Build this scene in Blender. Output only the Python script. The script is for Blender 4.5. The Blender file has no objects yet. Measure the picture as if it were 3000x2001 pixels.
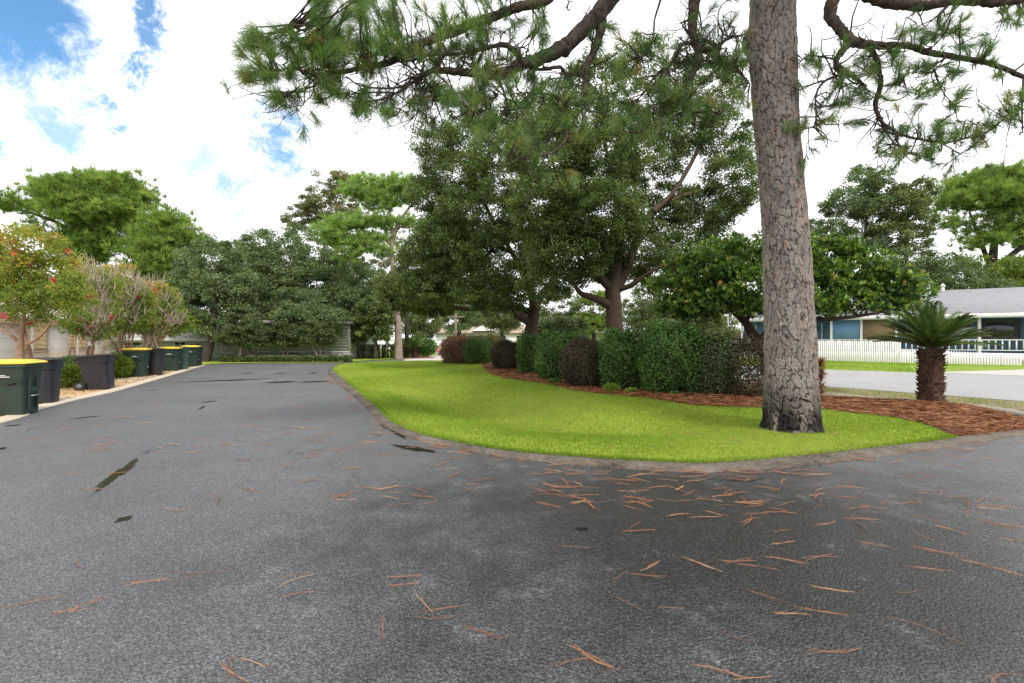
import bpy, math, random
import numpy as np
from mathutils import Vector, Matrix
from mathutils.geometry import delaunay_2d_cdt
rng = np.random.default_rng(7); random.seed(7)
S = bpy.context.scene; COL = S.collection
R = math.radians
# ------------------------------------------------------------------ camera
F = 1400.0; HY = 993.0; EYE = 1.6
cam = bpy.data.objects.new('camera', bpy.data.cameras.new('camera')); COL.objects.link(cam)
cam.location = (0, 0, EYE); cam.rotation_euler = (R(90), 0, 0)
cam.data.sensor_width = 36; cam.data.lens = 36*F/3000; cam.data.shift_y = -0.0025
cam.data.clip_start = 0.05; cam.data.clip_end = 2000
S.camera = cam
S.view_settings.view_transform = 'Standard'; S.view_settings.look = 'None'
S.view_settings.exposure = 1.05; S.view_settings.gamma = 1
try: S.view_settings.use_curve_mapping = False
except Exception: pass
# survey helpers: measured bearings -> world metres
def G(px, py, z=0.0):
    Y = F*(EYE-z)/(py-HY); return ((px-1500)/F*Y, Y)
def P(px, py, Y): return np.array(((px-1500)/F*Y, Y, EYE-(py-HY)/F*Y))
# ------------------------------------------------------------------ node helper
class N:
    def __init__(s, name):
        s.m = bpy.data.materials.new(name); s.m.use_nodes = True
        s.t = s.m.node_tree; s.t.nodes.clear()
    def n(s, typ, **k):
        nd = s.t.nodes.new(typ); ins = k.pop('i', {})
        for a, b in k.items(): setattr(nd, a, b)
        for a, b in ins.items():
            if isinstance(b, tuple) and len(b) == 2 and hasattr(b[0], 'outputs'): s.t.links.new(b[0].outputs[b[1]], nd.inputs[a])
            elif hasattr(b, 'outputs'): s.t.links.new(b.outputs[0], nd.inputs[a])
            else: nd.inputs[a].default_value = b
        return nd
    def ramp(s, fac, stops, interp='LINEAR'):
        nd = s.n('ShaderNodeValToRGB', i={0: fac}); cr = nd.color_ramp; cr.interpolation = interp
        while len(cr.elements) > 1: cr.elements.remove(cr.elements[-1])
        for k, (p, c) in enumerate(stops):
            e = cr.elements[0] if k == 0 else cr.elements.new(p)
            e.position = p; e.color = (*c, 1) if len(c) == 3 else c
        return nd
    def noise(s, scale, detail=4, rough=.55, vec=None, **k):
        i = {'Scale': scale, 'Detail': detail, 'Roughness': rough}
        i['Vector'] = vec if vec is not None else s.n('ShaderNodeTexCoord').outputs and (s.tc(), 3)
        return s.n('ShaderNodeTexNoise', i=i, **k)
    def tc(s):
        if not hasattr(s, '_tc'): s._tc = s.n('ShaderNodeTexCoord')
        return s._tc
    def mul(s, vec, v): return s.n('ShaderNodeVectorMath', operation='MULTIPLY', i={0: vec, 1: v})
    def mix(s, f, a, b, bt='MIX'):
        nd = s.n('ShaderNodeMix', data_type='RGBA', blend_type=bt)
        for k, v in ((0, f), (6, a), (7, b)):
            if isinstance(v, tuple) and len(v) == 2 and hasattr(v[0], 'outputs'): s.t.links.new(v[0].outputs[v[1]], nd.inputs[k])
            elif hasattr(v, 'outputs'): s.t.links.new(v.outputs[0], nd.inputs[k])
            else: nd.inputs[k].default_value = v if not isinstance(v, tuple) else (*v, 1)
        return (nd, 2)
    def math(s, op, a, b=0.0, clamp=False): return s.n('ShaderNodeMath', operation=op, use_clamp=clamp, i={0: a, 1: b})
    def out(s, sh, disp=None):
        o = s.n('ShaderNodeOutputMaterial'); s.t.links.new(sh.outputs[0], o.inputs[0]); return s.m
    def bsdf(s, **k):
        return s.n('ShaderNodeBsdfPrincipled', i={a.replace('_', ' '): b for a, b in k.items()})
def c4(c): return (*c, 1)
# ------------------------------------------------------------------ world
SUN_EL, SUN_ROT = R(52), R(152)
w = bpy.data.worlds.new('World'); S.world = w; w.use_nodes = True
wn = N.__new__(N); wn.t = w.node_tree; wn.t.nodes.clear()
SKY = 0.10
sky = wn.n('ShaderNodeTexSky', sky_type='NISHITA', sun_disc=False, sun_elevation=SUN_EL, sun_rotation=SUN_ROT)
geo = wn.n('ShaderNodeTexCoord')
d0 = wn.n('ShaderNodeVectorMath', operation='NORMALIZE', i={0: (geo, 0)})
n1 = wn.n('ShaderNodeTexNoise', i={'Vector': d0, 'Scale': 5.0, 'Detail': 10.0, 'Roughness': 0.62})
n2 = wn.n('ShaderNodeTexNoise', i={'Vector': d0, 'Scale': 13.0, 'Detail': 10.0, 'Roughness': 0.72, 'Distortion': .6})
n3 = wn.n('ShaderNodeTexNoise', i={'Vector': d0, 'Scale': 30.0, 'Detail': 8.0, 'Roughness': 0.7, 'Distortion': 1.0})
nn = wn.math('ADD', wn.math('MULTIPLY', n3, 0.35), wn.math('MULTIPLY', n2, 0.65))
def dirpx(px, py):
    v = np.array([(px-1500)/F, 1, -(py-HY)/F]); return v/np.linalg.norm(v)
holes = [((-40, -60), 300, 1.0, .30), ((440, 40), 75, .97, 1.0), ((430, 110), 60, .96, 1.0), ((405, 190), 80, .97, 1.0), ((375, 250), 95, .98, 1.0), ((340, 310), 95, .96, 1.0), ((270, 320), 80, .8, 1.0),
         ((190, 385), 85, .8, 1.0), ((800, 400), 95, .97, .9), ((745, 345), 70, .7, 1.0), ((690, 540), 60, .75, 1.0), ((560, 500), 50, .65, 1.0), ((590, 475), 60, .6, 1.0), ((110, 330), 60, .7, 1.0), ((-30, 430), 70, .8, 1.0)]
acc = None
for (c, rr, st, amp) in holes:
    cd = dirpx(*c); er = np.linalg.norm(cd-dirpx(c[0]+rr, c[1]))
    dist = wn.n('ShaderNodeVectorMath', operation='DISTANCE', i={0: d0, 1: tuple(cd)})
    q = wn.math('DIVIDE', (dist, 1), float(er))
    q = wn.math('ADD', q, wn.math('MULTIPLY', wn.math('SUBTRACT', nn, 0.5), 9.0*amp))
    mr = wn.n('ShaderNodeMapRange', interpolation_type='SMOOTHSTEP', i={0: q, 1: 1.5, 2: -.25 if amp > .5 else .6, 3: 0.0, 4: st})
    acc = mr if acc is None else wn.math('MAXIMUM', acc, mr)
cl = wn.n('ShaderNodeMapRange', i={0: n1, 1: .36, 2: .60, 3: .60, 4: .92})
clc = wn.n('ShaderNodeVectorMath', operation='SCALE', i={0: (0.995/SKY, 0.995/SKY, 1.03/SKY), 'Scale': cl})
skb = wn.n('ShaderNodeVectorMath', operation='MULTIPLY', i={0: sky, 1: (0.66, 1.0, 1.14)})
wm = wn.mix(acc, clc, skb)
bg = wn.n('ShaderNodeBackground', i={'Color': wm, 'Strength': SKY})
wo = wn.n('ShaderNodeOutputWorld', i={0: bg})
# ------------------------------------------------------------------ sun (thin overcast)
sd = bpy.data.lights.new('sun', 'SUN'); sd.energy = 1.7; sd.angle = R(10); sd.color = (1, .95, .87)
so = bpy.data.objects.new('sun', sd); COL.objects.link(so)
az = SUN_ROT
sdir = Vector((math.sin(az)*math.cos(SUN_EL), math.cos(az)*math.cos(SUN_EL), math.sin(SUN_EL)))
so.rotation_euler = sdir.to_track_quat('Z', 'Y').to_euler(); so.location = (0, -10, 30)
# ------------------------------------------------------------------ object helpers
def tag(o, label=None, cat=None, group=None, kind=None):
    if label: o['label'] = label
    if cat: o['category'] = cat
    if group: o['group'] = group
    if kind: o['kind'] = kind
    return o
def empty(name, loc, label, cat, group=None, rz=0):
    o = bpy.data.objects.new(name, None); COL.objects.link(o); o.location = loc; o.rotation_euler = (0, 0, rz)
    o.empty_display_size = .3
    return tag(o, label, cat, group)
def link(name, me, parent=None, worldspace=True):
    o = bpy.data.objects.new(name, me); COL.objects.link(o)
    if parent is not None:
        o.parent = parent
        if worldspace:
            p = parent; M = Matrix.Identity(4); chain = []
            while p is not None: chain.append(p.matrix_basis.copy()); p = p.parent
            for m_ in chain: M = m_ @ M
            o.matrix_parent_inverse = Matrix.Identity(4)
            o.matrix_basis = M.inverted()
    return o
def raw_mesh(name, V, Fc, mat, smooth=False, tint=None, attrs=None):
    """V (n,3) array; Fc: (m,k) int array or list of lists"""
    me = bpy.data.meshes.new(name); V = np.asarray(V, np.float32)
    me.vertices.add(len(V)); me.vertices.foreach_set('co', V.ravel())
    if isinstance(Fc, np.ndarray):
        m, k = Fc.shape; flat = Fc.ravel().astype(np.int32); st = np.arange(m, dtype=np.int32)*k
    else:
        ln = np.array([len(f) for f in Fc], np.int32); flat = np.array([i for f in Fc for i in f], np.int32)
        st = np.concatenate([[0], np.cumsum(ln)[:-1]]).astype(np.int32); m = len(Fc)
    me.loops.add(len(flat)); me.loops.foreach_set('vertex_index', flat)
    me.polygons.add(m); me.polygons.foreach_set('loop_start', st)
    if smooth: me.polygons.foreach_set('use_smooth', np.ones(m, bool))
    me.update(calc_edges=True)
    if tint is not None:
        a = me.attributes.new('tint', 'FLOAT', 'FACE'); a.data.foreach_set('value', np.asarray(tint, np.float32))
    for k_, v_ in (attrs or {}).items():
        a = me.attributes.new(k_, 'FLOAT', 'POINT'); a.data.foreach_set('value', np.asarray(v_, np.float32))
    if mat is not None:
        for mm in (mat if isinstance(mat, list) else [mat]): me.materials.append(mm)
    return me
class MB:
    def __init__(s): s.v = []; s.f = []; s.n = 0; s.mi = []
    def add(s, V, Fs, mi=0):
        V = [tuple(map(float, p)) for p in V]
        s.v += V; s.f += [[i+s.n for i in f] for f in Fs]; s.mi += [mi]*len(Fs); s.n += len(V); return s
    def box(s, x0, x1, y0, y1, z0, z1, M=None, mi=0):
        V = [(x, y, z) for z in (z0, z1) for y in (y0, y1) for x in (x0, x1)]
        if M is not None: V = [tuple(M @ Vector(p)) for p in V]
        return s.add(V, [(0, 2, 3, 1), (4, 5, 7, 6), (0, 1, 5, 4), (2, 6, 7, 3), (0, 4, 6, 2), (1, 3, 7, 5)], mi)
    def tube(s, pts, rad, sides=8, cap=True, mi=0):
        V, Fs = tube_arrays(pts, rad, sides)
        Fs = [list(f) for f in Fs]
        if cap:
            n = len(pts); Fs.append(list(range(sides))[::-1]); Fs.append([(n-1)*sides+k for k in range(sides)])
        return s.add(V, Fs, mi)
    def disc_cyl(s, c, axis, r, h, sides=16, mi=0):
        a = Vector(axis).normalized(); c = Vector(c)
        return s.tube([c-a*h/2, c+a*h/2], [r, r], sides, True, mi)
    def build(s, name, mat, parent=None, smooth=False, ws=True, bevel=0):
        me = raw_mesh(name, np.array(s.v), s.f, mat, smooth)
        if isinstance(mat, list): me.polygons.foreach_set('material_index', np.array(s.mi, np.int32))
        o = link(name, me, parent, ws)
        if bevel:
            b = o.modifiers.new('b', 'BEVEL'); b.width = bevel; b.segments = 2; b.limit_method = 'ANGLE'
        return o
def tube_arrays(pts, rad, sides=8):
    P_ = np.array([tuple(p) for p in pts], float); n = len(P_)
    T = np.gradient(P_, axis=0); T /= np.linalg.norm(T, axis=1, keepdims=True)+1e-9
    u = np.cross(T[0], [0.3, 0.2, 1.0] if abs(T[0][2]) < .9 else [1, 0.1, 0]); u /= np.linalg.norm(u)
    V = np.zeros((n, sides, 3)); a = np.arange(sides)*2*np.pi/sides
    for i in range(n):
        u = u-T[i]*np.dot(u, T[i]); u /= np.linalg.norm(u)+1e-9; v = np.cross(T[i], u)
        V[i] = P_[i]+rad[i]*(np.cos(a)[:, None]*u+np.sin(a)[:, None]*v)
    i = np.arange(n-1)[:, None]*sides; k = np.arange(sides)[None]; k2 = (k+1) % sides
    Fs = np.stack([i+k, i+k2, i+sides+k2, i+sides+k], -1).reshape(-1, 4)
    return V.reshape(-1, 3), Fs
def smooth_path(pts, n=5):
    """Catmull-Rom"""
    P_ = np.array(pts, float); out = []
    Q = np.vstack([2*P_[0]-P_[1], P_, 2*P_[-1]-P_[-2]])
    for i in range(1, len(Q)-2):
        p0, p1, p2, p3 = Q[i-1:i+3]
        for t in np.linspace(0, 1, n, endpoint=False):
            out.append(.5*((2*p1)+(-p0+p2)*t+(2*p0-5*p1+4*p2-p3)*t*t+(-p0+3*p1-3*p2+p3)*t**3))
    out.append(P_[-1]); return np.array(out)
def norm(a): return a/(np.linalg.norm(a, axis=-1, keepdims=True)+1e-9)
def leaves(C, D, Nn, L, W, fold=0.0):
    """diamond leaves: centre, axis, normal -> verts, quads"""
    n = len(C); D = norm(D); Sd = norm(np.cross(D, Nn)); L = np.asarray(L).reshape(-1, 1)*np.ones((n, 1)); W = np.asarray(W).reshape(-1, 1)*np.ones((n, 1))
    V = np.stack([C-D*L/2, C+Sd*W/2, C+D*L/2, C-Sd*W/2], 1)
    return V.reshape(-1, 3), np.arange(4*n).reshape(-1, 4)
def rdir(n): return norm(rng.normal(size=(n, 3)))
# ------------------------------------------------------------------ materials
def leaf_mat(name, stops, trans=.35, rough=.45, spec=.4, gloss=True):
    a = N(name); at = a.n('ShaderNodeAttribute', attribute_name='tint')
    rp = a.ramp((at, 2), stops)
    d = a.bsdf(Base_Color=rp, Roughness=rough); d.inputs['Specular IOR Level'].default_value = spec
    tcol = a.mix(1.0, rp, (1.25, 1.45, .55), 'MULTIPLY')
    t = a.n('ShaderNodeBsdfTranslucent', i={'Color': tcol})
    m = a.n('ShaderNodeMixShader', i={0: trans, 1: d, 2: t})
    return a.out(m)
def plain(name, col, rough=.6, spec=.5, var=.15, scale=6, bump=0, bscale=40, metal=0):
    a = N(name); nz = a.noise(scale, 5)
    lo = tuple(max(0, c*(1-var)) for c in col); hi = tuple(min(1, c*(1+var)) for c in col)
    rp = a.ramp(nz, [(.3, lo), (.7, hi)])
    b = a.bsdf(Base_Color=rp, Roughness=rough, Metallic=metal); b.inputs['Specular IOR Level'].default_value = spec
    if bump:
        bp = a.n('ShaderNodeBump', i={'Strength': bump, 'Distance': .02, 'Height': a.noise(bscale, 4)})
        a.t.links.new(bp.outputs[0], b.inputs['Normal'])
    return a.out(b)
M = {}
M['oak'] = leaf_mat('oak_leaf', [(0, (.030, .056, .016)), (.45, (.080, .130, .036)), (.75, (.165, .22, .06)), (1, (.27, .31, .10))])
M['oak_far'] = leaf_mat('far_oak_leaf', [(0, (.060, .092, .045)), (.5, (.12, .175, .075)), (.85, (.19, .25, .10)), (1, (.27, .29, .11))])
M['olive'] = leaf_mat('olive_leaf', [(0, (.05, .075, .022)), (.5, (.12, .155, .05)), (.85, (.21, .24, .09)), (1, (.30, .30, .13))])
M['magnolia'] = leaf_mat('magnolia_leaf', [(0, (.06, .08, .04)), (.45, (.15, .17, .08)), (.75, (.24, .22, .11)), (1, (.32, .20, .09))])
M['hedge'] = leaf_mat('hedge_leaf', [(0, (.026, .065, .014)), (.5, (.058, .135, .024)), (.85, (.105, .21, .04)), (1, (.20, .30, .06))], .22, .45, .3)
M['purple'] = leaf_mat('purple_leaf', [(0, (.035, .030, .018)), (.5, (.080, .066, .040)), (.85, (.12, .095, .05)), (1, (.17, .10, .06))], .2, .6, .15)
M['pink'] = leaf_mat('pink_leaf', [(0, (.12, .06, .045)), (.5, (.26, .13, .10)), (.85, (.20, .19, .07)), (1, (.40, .17, .15))], .25, .6, .15)
M['pinkgreen'] = leaf_mat('pinkgreen_leaf', [(0, (.05, .065, .02)), (.5, (.11, .115, .035)), (.85, (.18, .13, .06)), (1, (.28, .13, .10))], .25, .6, .15)
M['photinia'] = leaf_mat('broad_leaf', [(0, (.035, .08, .02)), (.4, (.085, .17, .035)), (.72, (.22, .32, .06)), (.96, (.38, .44, .11)), (1, (.42, .22, .07))], .3, .4, .4)
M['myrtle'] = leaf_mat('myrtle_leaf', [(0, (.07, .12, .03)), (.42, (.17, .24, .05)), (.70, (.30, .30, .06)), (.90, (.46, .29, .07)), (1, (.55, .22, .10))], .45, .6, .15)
M['flower'] = leaf_mat('flower_petal', [(0, (.55, .03, .08)), (1, (.70, .08, .12))], .3)
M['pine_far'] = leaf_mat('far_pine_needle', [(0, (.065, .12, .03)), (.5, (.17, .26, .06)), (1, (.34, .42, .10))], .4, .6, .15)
M['pine_bright'] = leaf_mat('bright_pine_needle', [(0, (.11, .20, .04)), (.5, (.22, .34, .08)), (1, (.36, .46, .13))], .4)
M['needle'] = leaf_mat('pine_needle', [(0, (.05, .10, .035)), (.5, (.13, .22, .075)), (.85, (.24, .32, .12)), (.97, (.32, .27, .12)), (1, (.32, .17, .07))], .35, .45, .3)
M['straw'] = leaf_mat('dry_needle', [(0, (.09, .032, .014)), (.5, (.22, .078, .028)), (.85, (.34, .14, .055)), (1, (.44, .25, .12))], .1, .6)
M['straw_road'] = leaf_mat('weathered_needle', [(0, (.06, .028, .016)), (.5, (.18, .068, .028)), (.85, (.30, .12, .048)), (1, (.40, .24, .12))], .1, .6)
M['litter'] = leaf_mat('leaf_litter', [(0, (.20, .10, .05)), (.5, (.38, .22, .10)), (1, (.55, .40, .22))], .1, .7)
M['grass'] = leaf_mat('grass_blade', [(0, (.12, .19, .02)), (.5, (.22, .325, .04)), (.93, (.40, .44, .11)), (1, (.42, .30, .15))], .4, .6, .12)
M['sago'] = leaf_mat('sago_leaf', [(0, (.025, .06, .022)), (.5, (.065, .125, .032)), (1, (.17, .22, .05))], .2, .35, .5)
M['light_green'] = leaf_mat('light_leaf', [(0, (.08, .13, .02)), (.5, (.16, .24, .03)), (1, (.28, .33, .05))], .35)
M['shrub'] = leaf_mat('shrub_leaf', [(0, (.035, .065, .02)), (.5, (.075, .115, .035)), (1, (.15, .18, .06))], .25)
M['bare'] = plain('bare_twig', (.44, .37, .29), .8)
M['bark_dark'] = plain('dark_bark', (.055, .042, .034), .85, .2, .35, 14, .8, 30)
M['bark_oak'] = plain('oak_bark', (.075, .052, .038), .85, .2, .3, 10, .8, 26)
M['bark_tan'] = plain('tan_bark', (.26, .17, .12), .75, .2, .25, 8, .3, 20)
M['bark_limb'] = plain('limb_bark', (.075, .056, .047), .9, .15, .6, 13, 1.0, 26)
M['bark_pale'] = plain('pale_bark', (.26, .20, .17), .85, .2, .3, 8, .6, 22)
M['core'] = plain('dark_core', (.03, .028, .018), .9, .1, .4, 12)
M['white'] = plain('white_paint', (.72, .72, .69), .55, .4, .05, 3)
M['white_dim'] = plain('weathered_white', (.5, .5, .48), .7, .3, .12, 3)
M['cream'] = plain('cream_siding', (.70, .60, .42), .7, .3, .05, 2)
M['greywhite'] = plain('grey_white_siding', (.38, .38, .37), .7, .3, .10, 2)
M['blue'] = plain('blue_siding', (.15, .29, .47), .7, .3, .08, 2)
M['glass'] = plain('dark_glass', (.015, .018, .022), .08, .6, .2, 2)
M['dark'] = plain('dark_void', (.012, .012, .014), .8, .2, .2, 2)
M['fence_wood'] = plain('weathered_wood', (.24, .19, .14), .85, .2, .25, 9)
M['chain'] = plain('chain_link', (.05, .055, .05), .5, .5, .1, 5)
M['tan_shutter'] = plain('bamboo_blind', (.26, .19, .12), .8, .2, .2, 9)
M['binblack'] = plain('charcoal_plastic', (.020, .022, .030), .38, .5, .12, 3, .15, 60)
M['bingreen'] = plain('dark_green_plastic', (.017, .036, .027), .40, .5, .12, 3, .15, 60)
M['bingreen2'] = plain('teal_green_plastic', (.050, .105, .082), .40, .5, .12, 3, .15, 60)
M['yellow'] = plain('yellow_plastic', (.78, .50, .03), .35, .5, .06, 3)
M['rubber'] = plain('black_rubber', (.012, .012, .012), .6, .4, .2, 4)
M['metal'] = plain('steel_bar', (.5, .52, .52), .35, .5, .1, 4, metal=.6)
M['red'] = plain('red_paint', (.55, .07, .05), .45, .5, .1, 4)
M['bluepot'] = plain('blue_glaze', (.02, .06, .42), .25, .5, .1, 4)
M['trim_text'] = plain('white_print', (.8, .82, .82), .5, .4, .04, 4)
def brick_mat():
    a = N('red_brick'); mp = a.n('ShaderNodeTexBrick', i={'Vector': (a.tc(), 2), 'Color1': c4((.30, .13, .08)), 'Color2': c4((.40, .21, .13)), 'Mortar': c4((.5, .42, .34)), 'Scale': 1.0, 'Mortar Size': .006, 'Brick Width': .22, 'Row Height': .075})
    return a.out(a.bsdf(Base_Color=mp, Roughness=.85))
def siding(name, col, pitch=.18):
    a = N(name); sx = a.n('ShaderNodeSeparateXYZ', i={0: (a.tc(), 3)})
    z = a.math('FRACT', a.math('DIVIDE', (sx, 2), pitch))
    nz = a.noise(3, 5); lo = tuple(c*.9 for c in col)
    base = a.ramp(nz, [(.3, lo), (.7, col)])
    bp = a.n('ShaderNodeBump', i={'Strength': 1.0, 'Distance': .03, 'Height': z})
    b = a.bsdf(Base_Color=base, Roughness=.65); a.t.links.new(bp.outputs[0], b.inputs['Normal']); return a.out(b)
def shingle(name, col):
    a = N(name); nz = a.noise(2.2, 6, .7); n3 = a.noise(30, 2)
    base = a.ramp(a.math('ADD', a.math('MULTIPLY', nz, .6), a.math('MULTIPLY', n3, .4)), [(.3, tuple(c*.75 for c in col)), (.7, tuple(c*1.15 for c in col))])
    return a.out(a.bsdf(Base_Color=base, Roughness=.85))
M['brick'] = brick_mat(); M['cream_s'] = siding('cream_lap_siding', (.85, .74, .52)); M['grey_s'] = siding('grey_lap_siding', (.34, .35, .34), .22)
M['blue_s'] = siding('blue_lap_siding', (.17, .32, .50), .2)
M['roof_grey'] = shingle('grey_shingle', (.23, .23, .245)); M['roof_tan'] = shingle('tan_shingle', (.42, .33, .27)); M['roof_light'] = shingle('pale_shingle', (.34, .31, .29))
def stone_mat():
    a = N('field_stone'); vo = a.n('ShaderNodeTexVoronoi', feature='DISTANCE_TO_EDGE', i={'Vector': (a.tc(), 3), 'Scale': 4.5})
    nz = a.noise(5, 5); rp = a.ramp(nz, [(.35, (.10, .10, .095)), (.65, (.36, .36, .34))])
    return a.out(a.bsdf(Base_Color=a.mix(a.ramp(vo, [(0, (0, 0, 0)), (.06, (1, 1, 1))]), (.02, .02, .018), rp), Roughness=.85))
M['stone'] = stone_mat()
# ------------------------------------------------------------------ ground sheets
def in_poly(pts, poly):
    x, y = pts[:, 0], pts[:, 1]; ins = np.zeros(len(pts), bool); n = len(poly)
    for i in range(n):
        x1, y1 = poly[i]; x2, y2 = poly[(i+1) % n]
        c = ((y1 > y) != (y2 > y)) & (x < (x2-x1)*(y-y1)/((y2-y1)+1e-12)+x1); ins ^= c
    return ins
def dist_line(pts, line):
    d = np.full(len(pts), 1e9)
    for a, b in zip(line[:-1], line[1:]):
        ab = b-a; t = np.clip(((pts-a)@ab)/(ab@ab+1e-12), 0, 1); d = np.minimum(d, np.linalg.norm(pts-(a+t[:, None]*ab), axis=1))
    return d
def sheet(name, poly, z, mat, step=None, hfun=None, thick=0, extra=None):
    poly = np.array(poly, float); pts = poly.copy()
    if extra is not None: pts = np.vstack([pts, extra])
    if step:
        mn, mx = poly.min(0), poly.max(0)
        gx, gy = np.meshgrid(np.arange(mn[0], mx[0], step), np.arange(mn[1], mx[1], step)); g = np.stack([gx.ravel(), gy.ravel()], 1)
        g += rng.uniform(-.2, .2, g.shape)*step
        g = g[in_poly(g, poly)]; dd = dist_line(g, np.vstack([poly, poly[:1]])); g = g[dd > step*.4]; pts = np.vstack([poly, g])
    n = len(poly); r = delaunay_2d_cdt([Vector(p) for p in pts], [], [list(range(n))], 1, 1e-6)
    V2 = np.array([tuple(v) for v in r[0]]); Fs = r[2]
    zz = np.full(len(V2), float(z)) if hfun is None else z+hfun(V2)
    V = np.column_stack([V2, zz]); Fs = [list(f) for f in Fs]
    fix = []
    for f in Fs:
        a, b, c = V2[f[0]], V2[f[1]], V2[f[2]]
        fix.append(f if (b[0]-a[0])*(c[1]-a[1])-(b[1]-a[1])*(c[0]-a[0]) > 0 else f[::-1])
    if thick:
        m = len(V); V = np.vstack([V, V[:n]-np.array([0, 0, thick])])
        fix += [[i, m+i, m+(i+1) % n, (i+1) % n] for i in range(n)]
    return link(name, raw_mesh(name, V, fix, mat, True))
def sm2(pts, n=4): return smooth_path([(*p, 0) for p in pts], n)[:, :2]
# -- materials for ground
def asphalt_mat():
    a = N('wet_asphalt'); vec = (a.tc(), 3)
    vo = a.n('ShaderNodeTexVoronoi', feature='F1', i={'Vector': vec, 'Scale': 58.0})
    agg = a.noise(90, 3, .7); mid = a.noise(2.6, 7, .72); big = a.noise(.45, 6, .65); fine = a.noise(30, 4, .65)
    # wet zone darkened in the colour for the pine canopy's reflection, ragged edge
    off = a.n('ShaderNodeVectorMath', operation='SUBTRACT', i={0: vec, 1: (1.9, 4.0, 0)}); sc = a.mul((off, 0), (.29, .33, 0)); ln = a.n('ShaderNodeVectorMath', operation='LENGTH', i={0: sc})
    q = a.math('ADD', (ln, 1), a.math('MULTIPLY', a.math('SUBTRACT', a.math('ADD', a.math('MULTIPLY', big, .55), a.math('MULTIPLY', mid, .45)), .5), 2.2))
    canopy_refl = a.n('ShaderNodeMapRange', interpolation_type='SMOOTHSTEP', i={0: q, 1: 1.30, 2: .25, 3: 0.0, 4: 1.0})
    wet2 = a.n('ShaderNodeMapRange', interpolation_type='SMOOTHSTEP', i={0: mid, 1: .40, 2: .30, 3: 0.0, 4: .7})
    wet = a.math('MAXIMUM', canopy_refl, wet2)  # random damp spots joined with the painted canopy reflection
    vs = a.n('ShaderNodeTexVoronoi', feature='F1', i={'Vector': vec, 'Scale': 120.0}); rnd = a.n('ShaderNodeSeparateColor', i={0: (vs, 1)}); gr = a.math('ADD', a.math('MULTIPLY', (rnd, 0), .5), a.math('MULTIPLY', agg, .5))
    dry = a.ramp(gr, [(.28, (.030, .031, .033)), (.46, (.062, .064, .068)), (.62, (.108, .111, .117)), (.76, (.19, .195, .20))])
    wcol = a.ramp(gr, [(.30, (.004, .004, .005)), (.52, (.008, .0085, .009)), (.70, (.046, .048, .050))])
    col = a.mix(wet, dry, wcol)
    sp = a.ramp(mid, [(.57, (0, 0, 0)), (.70, (1, 1, 1))]); spk = a.mix(1.0, sp, a.ramp(fine, [(.47, (0, 0, 0)), (.60, (1, 1, 1))]), 'MULTIPLY')
    col2 = a.mix(a.mix(1.0, spk, (.7, .7, .7), 'MULTIPLY'), col, (.26, .265, .275))
    dk = a.ramp(big, [(.36, (.78, .78, .78)), (.64, (1.15, 1.15, 1.16))]); col3 = a.mix(1.0, col2, dk, 'MULTIPLY')
    # hairline cracks
    wv = a.n('ShaderNodeVectorMath', operation='ADD', i={0: vec, 1: a.n('ShaderNodeVectorMath', operation='SCALE', i={0: (mid, 1), 'Scale': .9})})
    vc = a.n('ShaderNodeTexVoronoi', feature='DISTANCE_TO_EDGE', i={'Vector': wv, 'Scale': .28}); ck = a.ramp(vc, [(.0, (1, 1, 1)), (.004, (0, 0, 0))]); ck2 = a.mix(1.0, ck, a.ramp(fine, [(.42, (0, 0, 0)), (.55, (.9, .9, .9))]), 'MULTIPLY')
    col4 = a.mix(ck2, col3, (.010, .010, .010))
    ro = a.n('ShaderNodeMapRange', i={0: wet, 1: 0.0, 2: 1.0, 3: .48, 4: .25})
    h = a.math('ADD', a.math('MULTIPLY', (vo, 0), -.7), a.math('MULTIPLY', agg, .6)); h = a.math('ADD', h, a.math('MULTIPLY', (rnd, 1), .45))
    bp = a.n('ShaderNodeBump', i={'Strength': 1.0, 'Distance': .010, 'Height': h})
    b = a.bsdf(Base_Color=col4, Roughness=ro); b.inputs['Specular IOR Level'].default_value = .7
    a.t.links.new(bp.outputs[0], b.inputs['Normal']); return a.out(b)
def ground_mat(name, stops, scale=1.5, fine=25, bump=.5, rough=.9, spec=.2):
    a = N(name); n_a = a.noise(scale, 7, .65); n_b = a.noise(fine, 4, .65)
    f = a.math('ADD', a.math('MULTIPLY', n_a, .6), a.math('MULTIPLY', n_b, .4)); rp = a.ramp(f, stops)
    b = a.bsdf(Base_Color=rp, Roughness=rough); b.inputs['Specular IOR Level'].default_value = spec
    bp = a.n('ShaderNodeBump', i={'Strength': bump, 'Distance': .03, 'Height': n_b}); a.t.links.new(bp.outputs[0], b.inputs['Normal']); return a.out(b)
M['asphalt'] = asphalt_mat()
M['street'] = ground_mat('street_asphalt', [(.35, (.24, .24, .24)), (.65, (.32, .32, .32))], .5, 40, .2, .7, .4)
M['soil'] = ground_mat('rough_grass_ground', [(.35, (.10, .16, .02)), (.5, (.17, .25, .03)), (.7, (.28, .30, .07))], .8, 14, .6)
M['lawn'] = ground_mat('mown_lawn', [(.3, (.13, .19, .02)), (.5, (.23, .30, .03)), (.72, (.36, .38, .07))], .9, 45, .9)
M['mulch'] = ground_mat('pine_straw_mulch', [(.3, (.07, .025, .012)), (.5, (.17, .06, .027)), (.7, (.30, .13, .06))], 2.5, 60, 1.0)
M['verge'] = ground_mat('sandy_verge', [(.32, (.11, .12, .04)), (.45, (.19, .145, .09)), (.62, (.29, .23, .17)), (.78, (.19, .20, .07))], 1.1, 22, .7)
M['yard'] = ground_mat('litter_yard', [(.3, (.30, .17, .08)), (.5, (.50, .34, .19)), (.7, (.62, .48, .32))], 1.3, 28, .8)
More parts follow.
